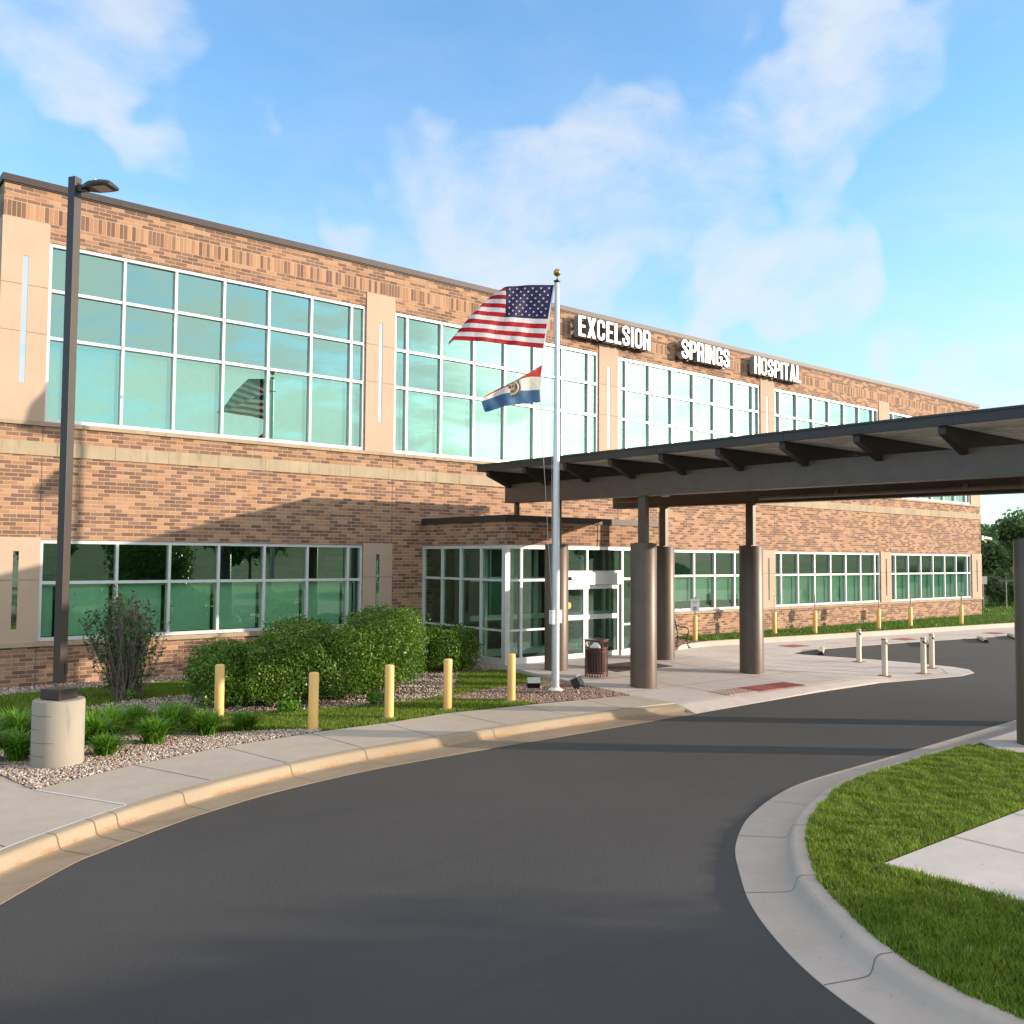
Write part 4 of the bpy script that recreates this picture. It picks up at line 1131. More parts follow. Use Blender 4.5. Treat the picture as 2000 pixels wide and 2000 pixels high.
for i, (x, y) in enumerate([(24.77,-7.31),(21.96,-9.66),(23.63,-9.81),(25.03,-9.33)]):
    o = wb if i == 0 else copy_tree(wb)
    o.location = (x, y, hz_plaza(x, y)); o['label'] = WL[i]; o.rotation_euler = (0, 0, (0, .4, -.2, .1)[i])

def make_stop():
    t = thing('wheel_stop', 'x', 'wheel stop', group='wheel stops on the asphalt')
    b = MB(); L = .92
    prof = [(-.085,0),(-.085,.05),(-.05,.12),(.05,.12),(.085,.05),(.085,0)]
    vs = [(-L, p[0], p[1]) for p in prof]+[(L, p[0], p[1]) for p in prof]; n = 6
    b.add(vs, [list(range(n))[::-1], list(range(n, 2*n))]+[(i, n+i, n+(i+1) % n, (i+1) % n)[::-1] for i in range(n)])
    bd = b.build('rubber_block', M['rubber'], t)
    b = MB()
    for k in range(6):
        x0 = -L+.03+k*.31; x1 = x0+.17; e = .003
        for (p, q) in (((-.087,.05),(-.052,.122)), ((-.052,.122),(.052,.122)), ((.052,.122),(.087,.05))):
            b.quad((x0,p[0],p[1]+e),(x1,p[0],p[1]+e),(x1,q[0],q[1]+e),(x0,q[0],q[1]+e))
    b.build('reflective_stripe', M['cream'], bd)
    return t
ws_ = make_stop()
STL = ['striped wheel stop at the inner corner of the asphalt, leftmost', 'striped wheel stop half hidden behind the farthest right cream bollard', 'striped wheel stop alone on the asphalt below the building corner', 'striped wheel stop partly hidden by the near right column']
for i, (x, y) in enumerate([(26.4,-5.05),(31.9,-5.75),(35.2,-6.15),(37.7,-6.2)]):
    o = ws_ if i == 0 else copy_tree(ws_)
    o.location = (x, y, ROAD+.002); o['label'] = STL[i]; o.rotation_euler = (0, 0, math.radians(31))

# red tactile tiles
def tactile(name, poly_c, hx, hy, rz, label, group=None, stripes=False):
    x, y = poly_c
    z = max(hz_plaza(x-hx, y-hy), hz_plaza(x+hx, y-hy), hz_plaza(x, y), hz_plaza(x-hx, y+hy), hz_plaza(x+hx, y+hy))+.005
    t = thing(name, label, 'tactile paving', (x, y, z), rz, group)
    b = MB()
    P = [(-hx,-hy),(hx,-hy),(hx,hy),(-hx,hy)]
    if stripes:
        n = 34
        for i in range(n):
            x0 = -hx+2*hx*i/n; x1 = x0+2*hx/n*.5
            mid = .42 < i/n < .66
            if mid: x1 = x0+2*hx/n*.93
            b.cur = 1 if i/n < .34 and not mid else 0
            b.box(x0, x1, -hy, hy, -.01, .006)
    else: b.box(-hx, hx, -hy, hy, -.02, .004)
    b.cur = 0
    nx_, ny_ = int(2*hx/.12), int(2*hy/.12)
    for i in range(nx_):
        for j in range(ny_):
            cx, cy = -hx+(i+.5)*2*hx/nx_, -hy+(j+.5)*2*hy/ny_
            b.lathe([(.022,.004),(.014,.011),(0,.011)], (cx, cy, 0), 6)
    b.build('tile', [M['red_pad'], M['red_pad_lt']], t)
    return t
tactile('tactile_strip', (17.05,-9.45), 1.32, .30, -.02, 'long striped red tactile strip at the drop kerb of the plaza', stripes=True)
for i, (x, y) in enumerate([(27.5,-3.3),(33.3,-4.15),(39.2,-4.85)]):
    tactile('tactile_tile', (x, y), .45, .33, -.03, ['red square tactile tile on the far walk nearest the columns', 'red square tactile tile on the far walk above the cream bollards', 'red square tactile tile on the far walk beneath the building corner'][i], 'red tiles on the far walk')

# ------------------------------------------------------------------ flagpole and flags
FP = Vector((13.19, -7.1, 0))
fp = thing('flagpole', 'tall white metal flagpole with gold ball in a gravel bed', 'flagpole', FP)
b = MB(); b.lathe([(.083,-.05),(.083,2.2),(.070,5),(.048,8.72),(.046,8.78),(0,8.79)], seg=28); b.build('pole', M['pole'], fp, smooth=40)
b = MB(); b.lathe([(.17,-.01),(.165,.02),(.12,.035),(.10,.06),(.085,.065)], seg=28); b.build('base_collar', M['white'], fp, smooth=40)
b = MB(); b.lathe([(.03,8.79),(.065,8.80),(.07,8.83),(.03,8.85),(.012,8.87),(.010,8.95)], seg=16); b.tube([(-.09,0,8.81),(.06,0,8.81)], .018, 8); b.build('truck_pulley', M['black'], fp, smooth=40)
b = MB(); b.lathe([(0,8.93)]+[(.082*math.sin(a), 9.01-.082*math.cos(a)) for a in np.linspace(.15, PI-.05, 14)]+[(0,9.092)], seg=24); b.build('finial_ball', M['gold'], fp, smooth=60)
b = MB(); b.box(-.14,-.075,-.06,.06,1.40,1.70); b.box(.075,.14,-.05,.05,1.42,1.70); b.build('cleat_cover', M['white'], fp, bevel=.006)
b = MB(); b.tube([(-.07,0,8.80),(-.06,.02,8.73)], .006, 5); b.tube([(-.32,.12,7.28),(-.31,.12,6.98)], .006, 5)
b.tube([(-.055,.0,8.79),(-.10,.03,6.5),(-.10,.03,4.5),(-.09,.02,1.65)], .005, 5)
b.tube([(-.36,.12,6.12),(-.33,.11,5.6),(-.24,.08,4.3),(-.14,.04,2.6),(-.09,.0,1.65)], .006, 5); b.build('halyard', M['rope'], fp)
O2 = Vector((13.12, -7.07, 0)); FD = Vector((-.936, .352, 0)); FN = Vector((.352, .936, 0))
def lerp_curve(C, u):
    us = [c[0] for c in C]
    return np.interp(u, us, [c[1] for c in C]), np.interp(u, us, [c[2] for c in C])
def sm_curve(C, n=80):
    us = np.linspace(0, 1, n+1); s, z = lerp_curve(C, us)
    k = np.array([1, 3, 5, 3, 1.])/13
    for _ in range(4):
        sp_, zp_ = np.pad(s, 2, mode='reflect', reflect_type='odd'), np.pad(z, 2, mode='reflect', reflect_type='odd')
        s, z = np.convolve(sp_, k, 'valid'), np.convolve(zp_, k, 'valid')
    return us, s, z
UST = sm_curve([(0,.006,8.732),(.2,.58,8.665),(.4,1.108,8.58),(.53,1.42,8.40),(.66,1.66,8.165),(.80,1.93,7.86),(.91,2.17,7.55),(1,2.371,7.29)])
USB = sm_curve([(0,.244,7.322),(.2,.70,7.338),(.4,1.11,7.351),(.66,1.75,7.36),(.85,2.14,7.36),(.93,2.24,7.345),(1,2.371,7.262)])
def us_pt(u, v, off=0.0):
    w = 1-v
    if u <= .4:
        f = u/.4
        t0, t1 = np.interp(u, UST[0], UST[1]), np.interp(u, UST[0], UST[2]); b0, b1 = np.interp(u, USB[0], USB[1]), np.interp(u, USB[0], USB[2])
        s = b0+(t0-b0)*v; z = b1+(t1-b1)*v; dd = 0
    else:
        l = (u-.4)/.6*1.42; Lv = .10+1.13*w**.85; h_ = .05
        x = (l-Lv)/h_; dd = h_*(x if x > 30 else math.log1p(math.exp(x)))
        vis = l-dd; s0 = 1.108; z0 = 7.351+(8.578-7.351)*v
        s = s0+vis; sE = s0+Lv; zE = np.interp(sE, UST[1], UST[2])
        z = z0+(zE-z0)*(vis/Lv)**(1.5+.6*w)-.35*dd
        s -= .12*dd
    d = dd+.035*math.sin(7*u+3*v)*min(1, u*6)+.02*math.sin(17*u-4*v+1)*min(1, u*5)+.05*math.sin(3.2*u+1.2)*w*u
    r = .010*math.sin(38*u+9*v)*min(1, u*5)
    return O2+FD*s+Vector((0, 0, z))+FN*(d+r+off)
def star(fn, cu, cv, rv, ratio, off, mb, rot=0):
    c = fn(cu, cv, off); pts = []
    for i in range(10):
        r = rv if i % 2 == 0 else rv*.42
        a = PI/2+i*PI/5+rot
        pts.append(fn(cu+r*math.cos(a)/ratio, cv+r*math.sin(a), off))
    n = len(mb.v); mb.v.append(tuple(c)); mb.v.extend(tuple(p) for p in pts)
    for i in range(10): mb.f.append([n, n+1+i, n+1+(i+1) % 10]); mb.m.append(mb.cur)
fl = thing('american_flag', 'large red, white and blue flag with stars and stripes flying from the pole', 'flag', (13.12,-7.07,8.0), local=False)
mb = MB(); NU, NV = 80, 39
for i in range(NU+1):
    for j in range(NV+1): mb.v.append(tuple(us_pt(i/NU, j/NV)))
for i in range(NU):
    for j in range(NV):
        a = i*(NV+1)+j; mb.f.append([a, a+NV+1, a+NV+2, a+1])
        st_ = j//3; mb.m.append(2 if (i < NU*.4 and j >= 18) else (0 if st_ % 2 == 0 else 1))
o = mb.build('cloth', [M['flag_red'], M['flag_white'], M['flag_navy']], fl); o.data.shade_smooth()
mb = MB()
for r in range(9):
    n = 6 if r % 2 == 0 else 5
    for c in range(n):
        cu = .4*((c*2+1+(0 if n == 6 else 1))/12); cv = 1-(7/13)*((r+1)/10)
        star(us_pt, cu, cv, .021, 1.75, -.006, mb); star(us_pt, cu, cv, .021, 1.75, .006, mb)
mb.build('stars', M['flag_white'], fl)
mb = MB()
for j in range(20):
    a, c = us_pt(0, j/20), us_pt(0, (j+1)/20); w_ = -FD*.03
    mb.quad(a, c, c+w_, a+w_)
mb.build('heading', M['flag_white'], fl)
STT = sm_curve([(0,.265,6.957),(.25,.551,6.78),(.48,.837,6.596),(.75,1.215,6.399),(1,1.532,6.215)])
SRW = sm_curve([(0,.299,6.697),(.18,.52,6.69),(.38,.761,6.615),(.48,.85,6.565),(.7,1.15,6.395),(1,1.555,6.175)])
SWB_ = sm_curve([(0,.317,6.42),(.3,.721,6.376),(.65,1.177,6.265),(1,1.605,6.09)])
SBB = sm_curve([(0,.30,6.146),(.3,.739,6.083),(.6,1.118,6.006),(.9,1.45,5.885),(1,1.53,5.88)])
def st_pt(u, v, off=0.0):
    R4 = [SBB, SWB_, SRW, STT]; k = min(2, int(v*3)); f = v*3-k
    A, B_ = R4[k], R4[k+1]
    s = np.interp(u, A[0], A[1])*(1-f)+np.interp(u, B_[0], B_[1])*f; z = np.interp(u, A[0], A[2])*(1-f)+np.interp(u, B_[0], B_[2])*f
    d = .04*math.sin(8*u+2.5*v)*min(1, u*4)+.015*math.sin(21*u-5*v)*min(1, u*4)+.10*max(0, v-.7)*min(1, u*2)
    return O2+FD*s+Vector((0, 0, z))+FN*(d+off)
f2 = thing('state_flag', 'smaller red, white and blue striped flag with a round seal below the large flag', 'flag', (12.9,-6.9,6.4), local=False)
mb = MB(); NU, NV = 48, 24
for i in range(NU+1):
    for j in range(NV+1): mb.v.append(tuple(st_pt(i/NU, j/NV)))
for i in range(NU):
    for j in range(NV):
        a = i*(NV+1)+j; mb.f.append([a, a+NV+1, a+NV+2, a+1]); mb.m.append(2 if j < 8 else (1 if j < 16 else 0))
o = mb.build('cloth', [M['flag_pale_red'], M['flag_cream'], M['flag_blue']], f2); o.data.shade_smooth()
def seal_pt(s, z, off):
    zt = np.interp(s, STT[1], STT[2])-.012
    z = min(z, zt)
    u = np.interp(s, SWB_[1], SWB_[0]); v = .45
    d = .04*math.sin(8*u+2.5*v)+.015*math.sin(21*u-5*v)
    vv = max(0, (z-np.interp(s, SBB[1], SBB[2]))/max(.05, zt-np.interp(s, SBB[1], SBB[2])))
    d = .04*math.sin(8*u+2.5*vv)*min(1, u*4)+.015*math.sin(21*u-5*vv)*min(1, u*4)
    return O2+FD*s+Vector((0, 0, z))+FN*(d+off)
SC = (.965, 6.425)
def ring(mb, r0, r1, off, n=40, a0=0, a1=2*PI, c=SC):
    k = len(mb.v); st_ = 3
    for i in range(n+1):
        a = a0+(a1-a0)*i/n
        for q in range(st_+1):
            r = r0+(r1-r0)*q/st_; mb.v.append(tuple(seal_pt(c[0]+r*math.cos(a)*.98, c[1]+r*math.sin(a), off)))
    for i in range(n):
        for q in range(st_):
            x = k+i*(st_+1)+q; mb.f.append([x, x+st_+1, x+st_+2, x+1]); mb.m.append(mb.cur)
mb = MB(); ring(mb, .165, .212, -.014); mb.build('seal_rim', M['flag_navy'], f2)
mb = MB(); ring(mb, .135, .165, -.015); mb.build('seal_inner_band', M['flag_cream'], f2)
mb = MB(); ring(mb, .07, .135, -.016); mb.build('seal_field', M['seal_tan'], f2)
mb = MB(); ring(mb, 0, .07, -.017); mb.build('seal_centre', M['flag_cream'], f2)
mb = MB(); ring(mb, .01, .055, -.021, 12, -.9, 1.0); mb.build('seal_shield', M['flag_pale_red'], f2)
mb = MB(); ring(mb, .01, .05, -.021, 12, 2.0, 3.0); ring(mb, .075, .12, -.021, 10, -.35, .7); ring(mb, .075, .12, -.021, 10, 2.5, 3.5); ring(mb, .08, .10, -.021, 14, 4.1, 5.3); mb.build('seal_figures', M['seal_brown'], f2)
mb = MB()
for i in range(24):
    a = 2*PI*i/24; cx, cy = SC[0]+.189*math.cos(a), SC[1]+.189*math.sin(a)
    star(lambda u, v, off: seal_pt(u, v, off), cx, cy, .017, 1, -.020, mb)
mb.build('seal_stars', M['flag_white'], f2)
mb = MB()
for j in range(12):
    a, c = st_pt(0, j/12), st_pt(0, (j+1)/12); w_ = -FD*.025
    mb.quad(a, c, c+w_, a+w_)
mb.build('heading', M['flag_white'], f2)

# ------------------------------------------------------------------ street lamp
lp = thing('street_lamp', 'tall dark bronze parking-lot lamp on a round concrete base beside the walk', 'street lamp', (3.16, -8.32, 0))
b = MB(); b.lathe([(.325,-.08),(.325,.84),(.315,.868),(0,.872)], seg=48); b.build('concrete_base', M['lampbase'], lp, smooth=40)
b = MB()
for z, a0 in ((.16,2.6),(.33,3.0),(.50,2.4),(.68,2.9)):
    r = .3262; n = 12
    for i in range(n):
        a, c = a0+i*.11, a0+(i+1)*.11; b.quad((r*math.cos(a), r*math.sin(a), z), (r*math.cos(c), r*math.sin(c), z), (r*math.cos(c), r*math.sin(c), z+.006), (r*math.cos(a), r*math.sin(a), z+.006))
b.build('form_line', M['joint'], lp)
rzl = .54
Rz = Matrix.Rotation(rzl, 3, 'Z')
b = MB(); b.obox((0,0,.875+.07), (.165,.165,.07), Rz); b.build('base_cover', M['lamp'], lp, bevel=.01)
b = MB(); b.obox((0,0,4.55), (.062,.062,3.47), Rz); b.build('pole', M['lamp'], lp, bevel=.006)
b = MB(); b.obox(Rz @ Vector((.04,-.065,0))*1.0+Vector((0,0,1.27)), (.022,.008,.07), Rz); b.build('hand_hole_cover', M['lamp'], lp)
hd = Vector((.625, -.779, 0)).normalized(); ang = math.atan2(hd.y, hd.x); Rh = Matrix.Rotation(ang, 3, 'Z')
b = MB(); b.obox(hd*.12+Vector((0,0,7.86)), (.10,.03,.045), Rh); b.build('arm', M['lamp'], lp)
b = MB()
prof = [(.13,.045,.03),(.20,.10,.05),(.29,.15,.065),(.46,.155,.07),(.56,.145,.055),(.61,.12,.02)]
rows = []
for d, hw, hh in prof:
    ring_ = []
    for k in range(9):
        a = PI*k/8; ring_.append(Rh @ Vector((d, -hw*math.cos(a), 7.86+hh*1.2*math.sin(a))))
    ring_.append(Rh @ Vector((d, hw*.96, 7.84))); ring_.append(Rh @ Vector((d, -hw*.96, 7.84)))
    rows.append(ring_)
n = 11; vs = [p for r in rows for p in r]
b.add(vs, [(i*n+k, (i+1)*n+k, (i+1)*n+(k+1) % n, i*n+(k+1) % n) for i in range(len(rows)-1) for k in range(n)]+[list(range(n))[::-1], [len(vs)-n+k for k in range(n)]])
lh = b.build('lamp_head', M['lamp'], lp, smooth=35)
b = MB(); b.obox(Rh @ Vector((.44,0,7.835)), (.10,.10,.006), Rh); b.build('lens', M['lens'], lh)
b = MB(); b.lathe([(.028,7.89),(.03,7.97),(.022,7.985),(0,7.99)], tuple((Rh @ Vector((.30,.03,0)))[:2])+(0,), 14); b.build('photocell', M['white'], lh, smooth=40)

# ------------------------------------------------------------------ litter bin, floodlights, bench, camera, street signs
tc_ = thing('trash_can', 'round brown slatted metal trash can on the plaza before the doors', 'trash can', (15.12, -6.36, hz_plaza(15.12,-6.36)+.004), -.3)
b = MB(); b.lathe([(.215,.09),(.225,.62),(.21,.63),(0,.635)], seg=24); b.build('liner', M['can_in'], tc_, smooth=40)
R_ = .265
for i in range(26):
    a = 2*PI*i/26; b = MB(); c, s = math.cos(a), math.sin(a); M3 = Matrix.Rotation(a, 3, 'Z')
    b.obox((R_*c, R_*s, .355), (.004,.014,.325), M3); b.build('slat', M['can'], tc_)
for z in (.13, .62, .69, .85):
    b = MB(); b.lathe([(R_-.012,z-.013),(R_+.006,z-.013),(R_+.006,z+.013),(R_-.012,z+.013),(R_-.012,z-.013)], seg=32); b.build('band', M['can'], tc_)
b = MB(); b.lathe([(R_+.015,.85),(R_+.018,.875),(R_-.03,.885),(.15,.875),(.145,.86)], seg=32); b.build('rim', M['can'], tc_, smooth=40)
b = MB()
for i in range(14):
    a = 2*PI*i/14
    if 3.5 < a < 4.6: continue
    cx, cy = R_*math.cos(a), R_*math.sin(a); tx, ty = -math.sin(a), math.cos(a)
    b.tube([(cx+tx*.042*math.cos(q), cy+ty*.042*math.cos(q), .77+.055*math.sin(q)) for q in np.linspace(0, 2*PI, 13)], .008, 5, False)
b.build('ring_ornament', M['can'], tc_)
b = MB()
for i in range(10):
    for j in range(4):
        a0 = 3.75+.085*i; a1 = a0+.085; z0 = .70+.033*j*math.sin((i+.5)/10*PI)+.0; z1 = z0+.034
        r = R_+.015+.02*math.sin(i*1.7+j); b.quad((r*math.cos(a0), r*math.sin(a0), z0), (r*math.cos(a1), r*math.sin(a1), z0), (r*math.cos(a1)*.96, r*math.sin(a1)*.96, z1), (r*math.cos(a0)*.96, r*math.sin(a0)*.96, z1))
bg_ = b.build('bin_bag', M['bag'], tc_); bg_.data.shade_smooth()
b = MB(); b.box(-.20, .20, -.012, .012, .885, .892); b.box(-.012,.012,-.2,.2,.8855,.8925); b.build('lid_bar', M['can'], tc_)

def floodlight(x, y, z, rz, tilt, s, label):
    t = thing('floodlight', label, 'floodlight', (x, y, z), rz, 'floodlights round the flagpole')
    b = MB(); b.lathe([(.055,-.02),(.05,.02),(.02,.03),(.016,.12*s)], seg=12); b.build('stem', M['grey_metal'], t, smooth=40)
    T = Matrix.Rotation(tilt, 3, 'X')
    b = MB(); c = Vector((0,0,.24*s)); b.obox(c, (.16*s,.085*s,.10*s), T); h = b.build('housing', M['black'], t, bevel=.008)
    b = MB(); b.obox(c+T @ Vector((0,.0,.115*s)), (.17*s,.095*s,.014*s), T)
    b.build('lens_frame', M['grey_metal'], h)
    b = MB()
    for k in (-1, 1): b.obox(c+T @ Vector((k*.168*s,0,-.04*s)), (.005,.02,.10*s), T)
    b.build('yoke', M['black'], h)
floodlight(13.26, -7.71, 0, .55, -.55, .95, 'black box floodlight tilted up, right of the flagpole base')
floodlight(12.58, -7.10, 0, -.6, .75, .8, 'black box floodlight low in the gravel, left of the flagpole base')
# small plate in the gravel
b = MB(); b.box(13.0,13.75,-6.62,-6.30,-.01,.02); tag(b.build('ground_box_lid', M['kerb_grey']), 'flat pale utility lid in the gravel behind the flagpole', 'utility lid')

bn = thing('bench', 'black iron-framed slatted bench partly hidden behind a brown canopy column', 'bench', (21.65, -2.62, .045), 0.0)
for x in (-.85, .85):
    b = MB(); b.tube([(x,.22,.01),(x,.20,.2),(x,.17,.40),(x,.22,.62),(x,.30,.88)], [.018,.018,.022,.018,.015], 8)
    b.tube([(x,-.30,.01),(x,-.24,.06),(x,-.20,.22),(x,-.22,.40)], [.02,.018,.02,.02], 8); b.tube([(x,-.24,.40),(x,.17,.40)], .02, 8)
    b.tube([(x,-.22,.40),(x,-.27,.50),(x,-.24,.60),(x,-.10,.625),(x,.08,.62),(x,.22,.68)], .018, 8); b.tube([(x,.17,.012),(x,.27,.012)], .018, 6); b.tube([(x,-.34,.012),(x,-.25,.012)], .02, 6)
    b.build('end_frame', M['black'], bn, smooth=50)
for k in range(7):
    b = MB(); b.box(-.9,.9,-.23+k*.058,-.19+k*.058,.42,.438); b.build('seat_slat', M['lamp'], bn)
for k in range(5):
    b = MB(); b.box(-.9,.9,.215+k*.022,.23+k*.022,.52+k*.07,.57+k*.07); b.build('back_slat', M['lamp'], bn)

sc = thing('security_camera', 'small white security camera on the far building corner', 'camera', (48.99, -.02, 3.97))
b = MB(); b.box(-.02,.12,-.06,.06,-.09,.16); b.build('wall_bracket', M['white'], sc, bevel=.01)
b = MB(); b.tube([(.1,-.03,.02),(.34,-.08,-.02)], .03, 8); b.build('arm', M['white'], sc, smooth=40)
b = MB(); b.tube([(.28,-.02,.05),(.70,-.18,-.02)], .085, 14); b.build('housing', M['white'], sc, smooth=40)

def streetsign(x, y, rz, label, flat):
    t = thing('street_sign', label, 'street sign', (x, y, -.02), rz)
    b = MB(); b.tube([(0,0,0),(0,0,1.75)], .028, 8); b.build('post', M['grey_metal'], t, smooth=40)
    b = MB()
    if flat: b.box(-.42,.42,-.01,.01,1.62,1.76)
    else: b.box(-.2,.2,-.045,-.032,1.5,1.95)
    b.build('sign_plate', M['sign_white'] if not flat else M['teal'], t)
streetsign(55.0, 2.6, -.9, 'small white square sign on a thin post beyond the building corner', False)
streetsign(56.6, 2.0, -.9, 'thin post with a narrow horizontal name plate before the dark trees', True)

# ------------------------------------------------------------------ plants
def leaf_cloud(name, P, size, mat, parent, updir=None, flat=.5, aspect=.55, outward=None):
    n = len(P)
    N = RNG.normal(0, 1, (n, 3))
    if outward is not None: N = N*flat+outward
    N /= np.linalg.norm(N, axis=1)[:, None]
    A = RNG.normal(0, 1, (n, 3)); A -= N*np.sum(A*N, 1)[:, None]; A /= np.linalg.norm(A, axis=1)[:, None]
    B = np.cross(N, A); s = size*RNG.uniform(.65, 1.35, (n, 1))
    v = np.stack([P-A*s, P-B*s*aspect+N*s*.12, P+A*s, P+B*s*aspect+N*s*.12], 1).reshape(-1, 3)
    k = np.arange(n)*4; F = np.stack([k, k+1, k+2, k+3], 1)
    return np_mesh(name, v, F, mat, parent)
def bumpy(dirs, seed, amp, freq=3.0):
    r = np.random.default_rng(seed); f = np.zeros(len(dirs))
    for k in range(7):
        w = r.normal(0, freq*(1+.45*k), 3); ph = r.uniform(0, 2*PI); f += np.sin(dirs @ w+ph)/(1+.4*k)
    return 1+amp*f/2.2
def shrub(x, y, rx, ry, h, n, label, seed, leaf=.026, mat='shrubleaf', name='shrub', square=.6, z0=0.0, rz=0.0):
    t = thing(name, label, 'shrub', (x, y, z0), rz, 'evergreen shrubs in the bed' if name == 'shrub' else None)
    d = RNG.normal(0, 1, (n, 3)); d /= np.linalg.norm(d, axis=1)[:, None]
    m = np.max(np.abs(d), axis=1)[:, None]
    sh = d/(m**square)
    sh /= np.percentile(np.linalg.norm(sh, axis=1), 90)
    rad = RNG.uniform(0, 1, n)**.22
    rad = np.where(RNG.uniform(0, 1, n) < .10, rad*RNG.uniform(1.0, 1.09, n), rad)
    bp = bumpy(d, seed, .17, 2.8)*bumpy(d, seed+5, .08, 8)
    P = sh*(rad*bp)[:, None]*np.array([rx, ry, h*.52]); P[:, 2] += h*.50
    P = P[P[:, 2] > .02]; d2 = (P-np.array([0, 0, h*.45]))/np.array([rx, ry, h*.5]); d2 /= np.linalg.norm(d2, axis=1)[:, None]
    leaf_cloud('foliage', P, leaf, M[mat], t, outward=d2*.7+np.array([0, 0, .25]), flat=.8)
    b = MB()
    for i in range(26):
        a = random.uniform(0, 2*PI); e = random.uniform(.3, 1.1); p0 = Vector((random.gauss(0,.08), random.gauss(0,.08), 0))
        p2 = Vector((rx*.85*math.cos(a)*math.cos(e), ry*.85*math.sin(a)*math.cos(e), h*.85*math.sin(e)+.05)); p1 = p0.lerp(p2, .5)+Vector((0,0,-.08))
        b.tube([p0, p1, p2], [.016,.010,.004], 4)
    b.build('branches', M['twig'], t)
    return t
shrub(6.85,-5.05, .84,.78,1.30, 15000, 'rounded green shrub at the left end of the big hedge', 3)
shrub(8.15,-5.40, 1.02,.98,1.58, 20000, 'broad green shrub in the middle of the big hedge, behind the second bollard', 8)
shrub(8.75,-4.20, .90,.70,1.62, 12000, 'green shrub standing behind the middle of the big hedge', 14)
shrub(9.95,-5.35, .98,1.0,1.90, 22000, 'tallest full green shrub at the right end of the big hedge', 21)
shrub(7.50,-5.55, .78,.66,1.34, 12000, 'green shrub filling the big hedge between the first two bollards', 18)
shrub(9.05,-5.62, .80,.70,1.56, 13000, 'green shrub filling the big hedge just left of the tallest one', 27)
shrub(13.25,-3.15, .82,.62,1.22, 13000, 'neat boxy green shrub against the glass vestibule', 33, square=.8)
shrub(11.75,-2.9, .85,.6,1.75, 10000, 'dark green shrub mostly hidden behind the tallest one', 41)
shrub(10.4,-2.9, .7,.6,1.25, 6000, 'low dark shrub behind the hedge below the last pane of the near window', 47)
shrub(9.15,-6.55, .20,.16,.26, 900, 'small bright green sprout at the foot of the tallest shrub', 52, name='small_shrub', mat='lily')
shrub(7.45,-6.35, .26,.16,.22, 900, 'small bright green sprout at the foot of the middle shrub', 55, name='small_shrub', mat='lily')
shrub(5.65,-3.2, .12,.10,.22, 260, 'tiny green sprout at the foot of the bare twiggy bush', 57, name='small_shrub', mat='lily')

# half-bare twiggy bush
tb = thing('twiggy_bush', 'half-bare twiggy bush with dark leaves before the near window', 'bush', (5.62, -2.95, 0))
b = MB(); LPs = []
rr = random.Random(5)
for i in range(230):
    a = rr.uniform(0, 2*PI); sp_ = abs(rr.gauss(0, .33)); sp_ = min(sp_, .62)
    p0 = Vector((rr.gauss(0,.10), rr.gauss(0,.10), 0)); H_ = rr.uniform(1.25, 2.0)*(1-.22*sp_)
    dirx = Vector((math.cos(a), math.sin(a), 0)); pts = [p0]; 
    for k in range(1, 7):
        f = k/6; pts.append(p0+dirx*(sp_*1.05*(f**.8))+Vector((rr.gauss(0,.018), rr.gauss(0,.018), H_*f)))
    b.tube(pts, [.010-.0012*k for k in range(7)], 4, False)
    for q in range(3):
        k = rr.randint(3, 6); p = pts[k]; e = p+Vector((rr.gauss(0,.12), rr.gauss(0,.12), rr.uniform(.08,.28)))
        b.tube([p, e], [.005,.002], 3, False); 
        left = (pts[k].x*.78-pts[k].y*.63) < -.18
        prob = .95 if left else .35
        for w in range(7):
            if rr.random() < prob: LPs.append(p.lerp(e, rr.random())+Vector((rr.gauss(0,.03), rr.gauss(0,.03), rr.gauss(0,.03))))
    left = (pts[4].x*.78-pts[4].y*.63)
    for w in range(30):
        f = rr.uniform(.15, 1); k = min(5, int(f*6)); p = pts[k].lerp(pts[k+1], f*6-k)
        if (left < -.15 and rr.random() < .9) or (abs(left) > .30 and rr.random() < .6) or rr.random() < .10: LPs.append(p+Vector((rr.gauss(0,.03), rr.gauss(0,.03), rr.gauss(0,.03))))
b.build('stems', M['twig'], tb)
leaf_cloud('foliage', np.array([tuple(p) for p in LPs]), .036, M['bushleaf'], tb)

# dry sprig in the grass by the vestibule
ds = thing('dry_sprig', 'thin dry twiggy sprig in the gravel beside the vestibule shrub', 'plant', (11.1,-6.15, 0)); b = MB()
for i in range(40):
    a = random.uniform(0, 2*PI); l = random.uniform(.15,.42); s_ = random.uniform(.05,.32)
    b.tube([(0,0,0), (s_*.5*math.cos(a), s_*.5*math.sin(a), l*.7), (s_*math.cos(a), s_*math.sin(a), l)], [.004,.003,.0015], 3, False)
b.build('stems', M['twig'], ds)

def make_lily(seed, n, R_, h):
    r = np.random.default_rng(seed)
    a = r.uniform(0, 2*PI, n); L = r.uniform(.75, 1.15, n)*h; out = r.uniform(.25, 1.0, n)*R_
    base = r.normal(0, .05, (n, 2)); w = .011
    segs = 5; Vs = []
    dx, dy = np.cos(a), np.sin(a)
    for k in range(segs+1):
        f = k/segs; rad = out*(f**1.35); z = L*(f*1.55-.75*f*f*(.4+out/R_)); z = np.maximum(z, .01)
        ww = w*(1-f**2.5)+.001
        cx = base[:, 0]+dx*rad; cy = base[:, 1]+dy*rad
        Vs.append(np.stack([cx-dy*ww, cy+dx*ww, z], 1)); Vs.append(np.stack([cx+dy*ww, cy-dx*ww, z], 1))
    V = np.stack(Vs, 1).reshape(-1, 3); k = np.arange(n)*(2*(segs+1)); F = []
    for q in range(segs): F.append(np.stack([k+2*q, k+2*q+1, k+2*q+3, k+2*q+2], 1))
    return V, np.concatenate(F)
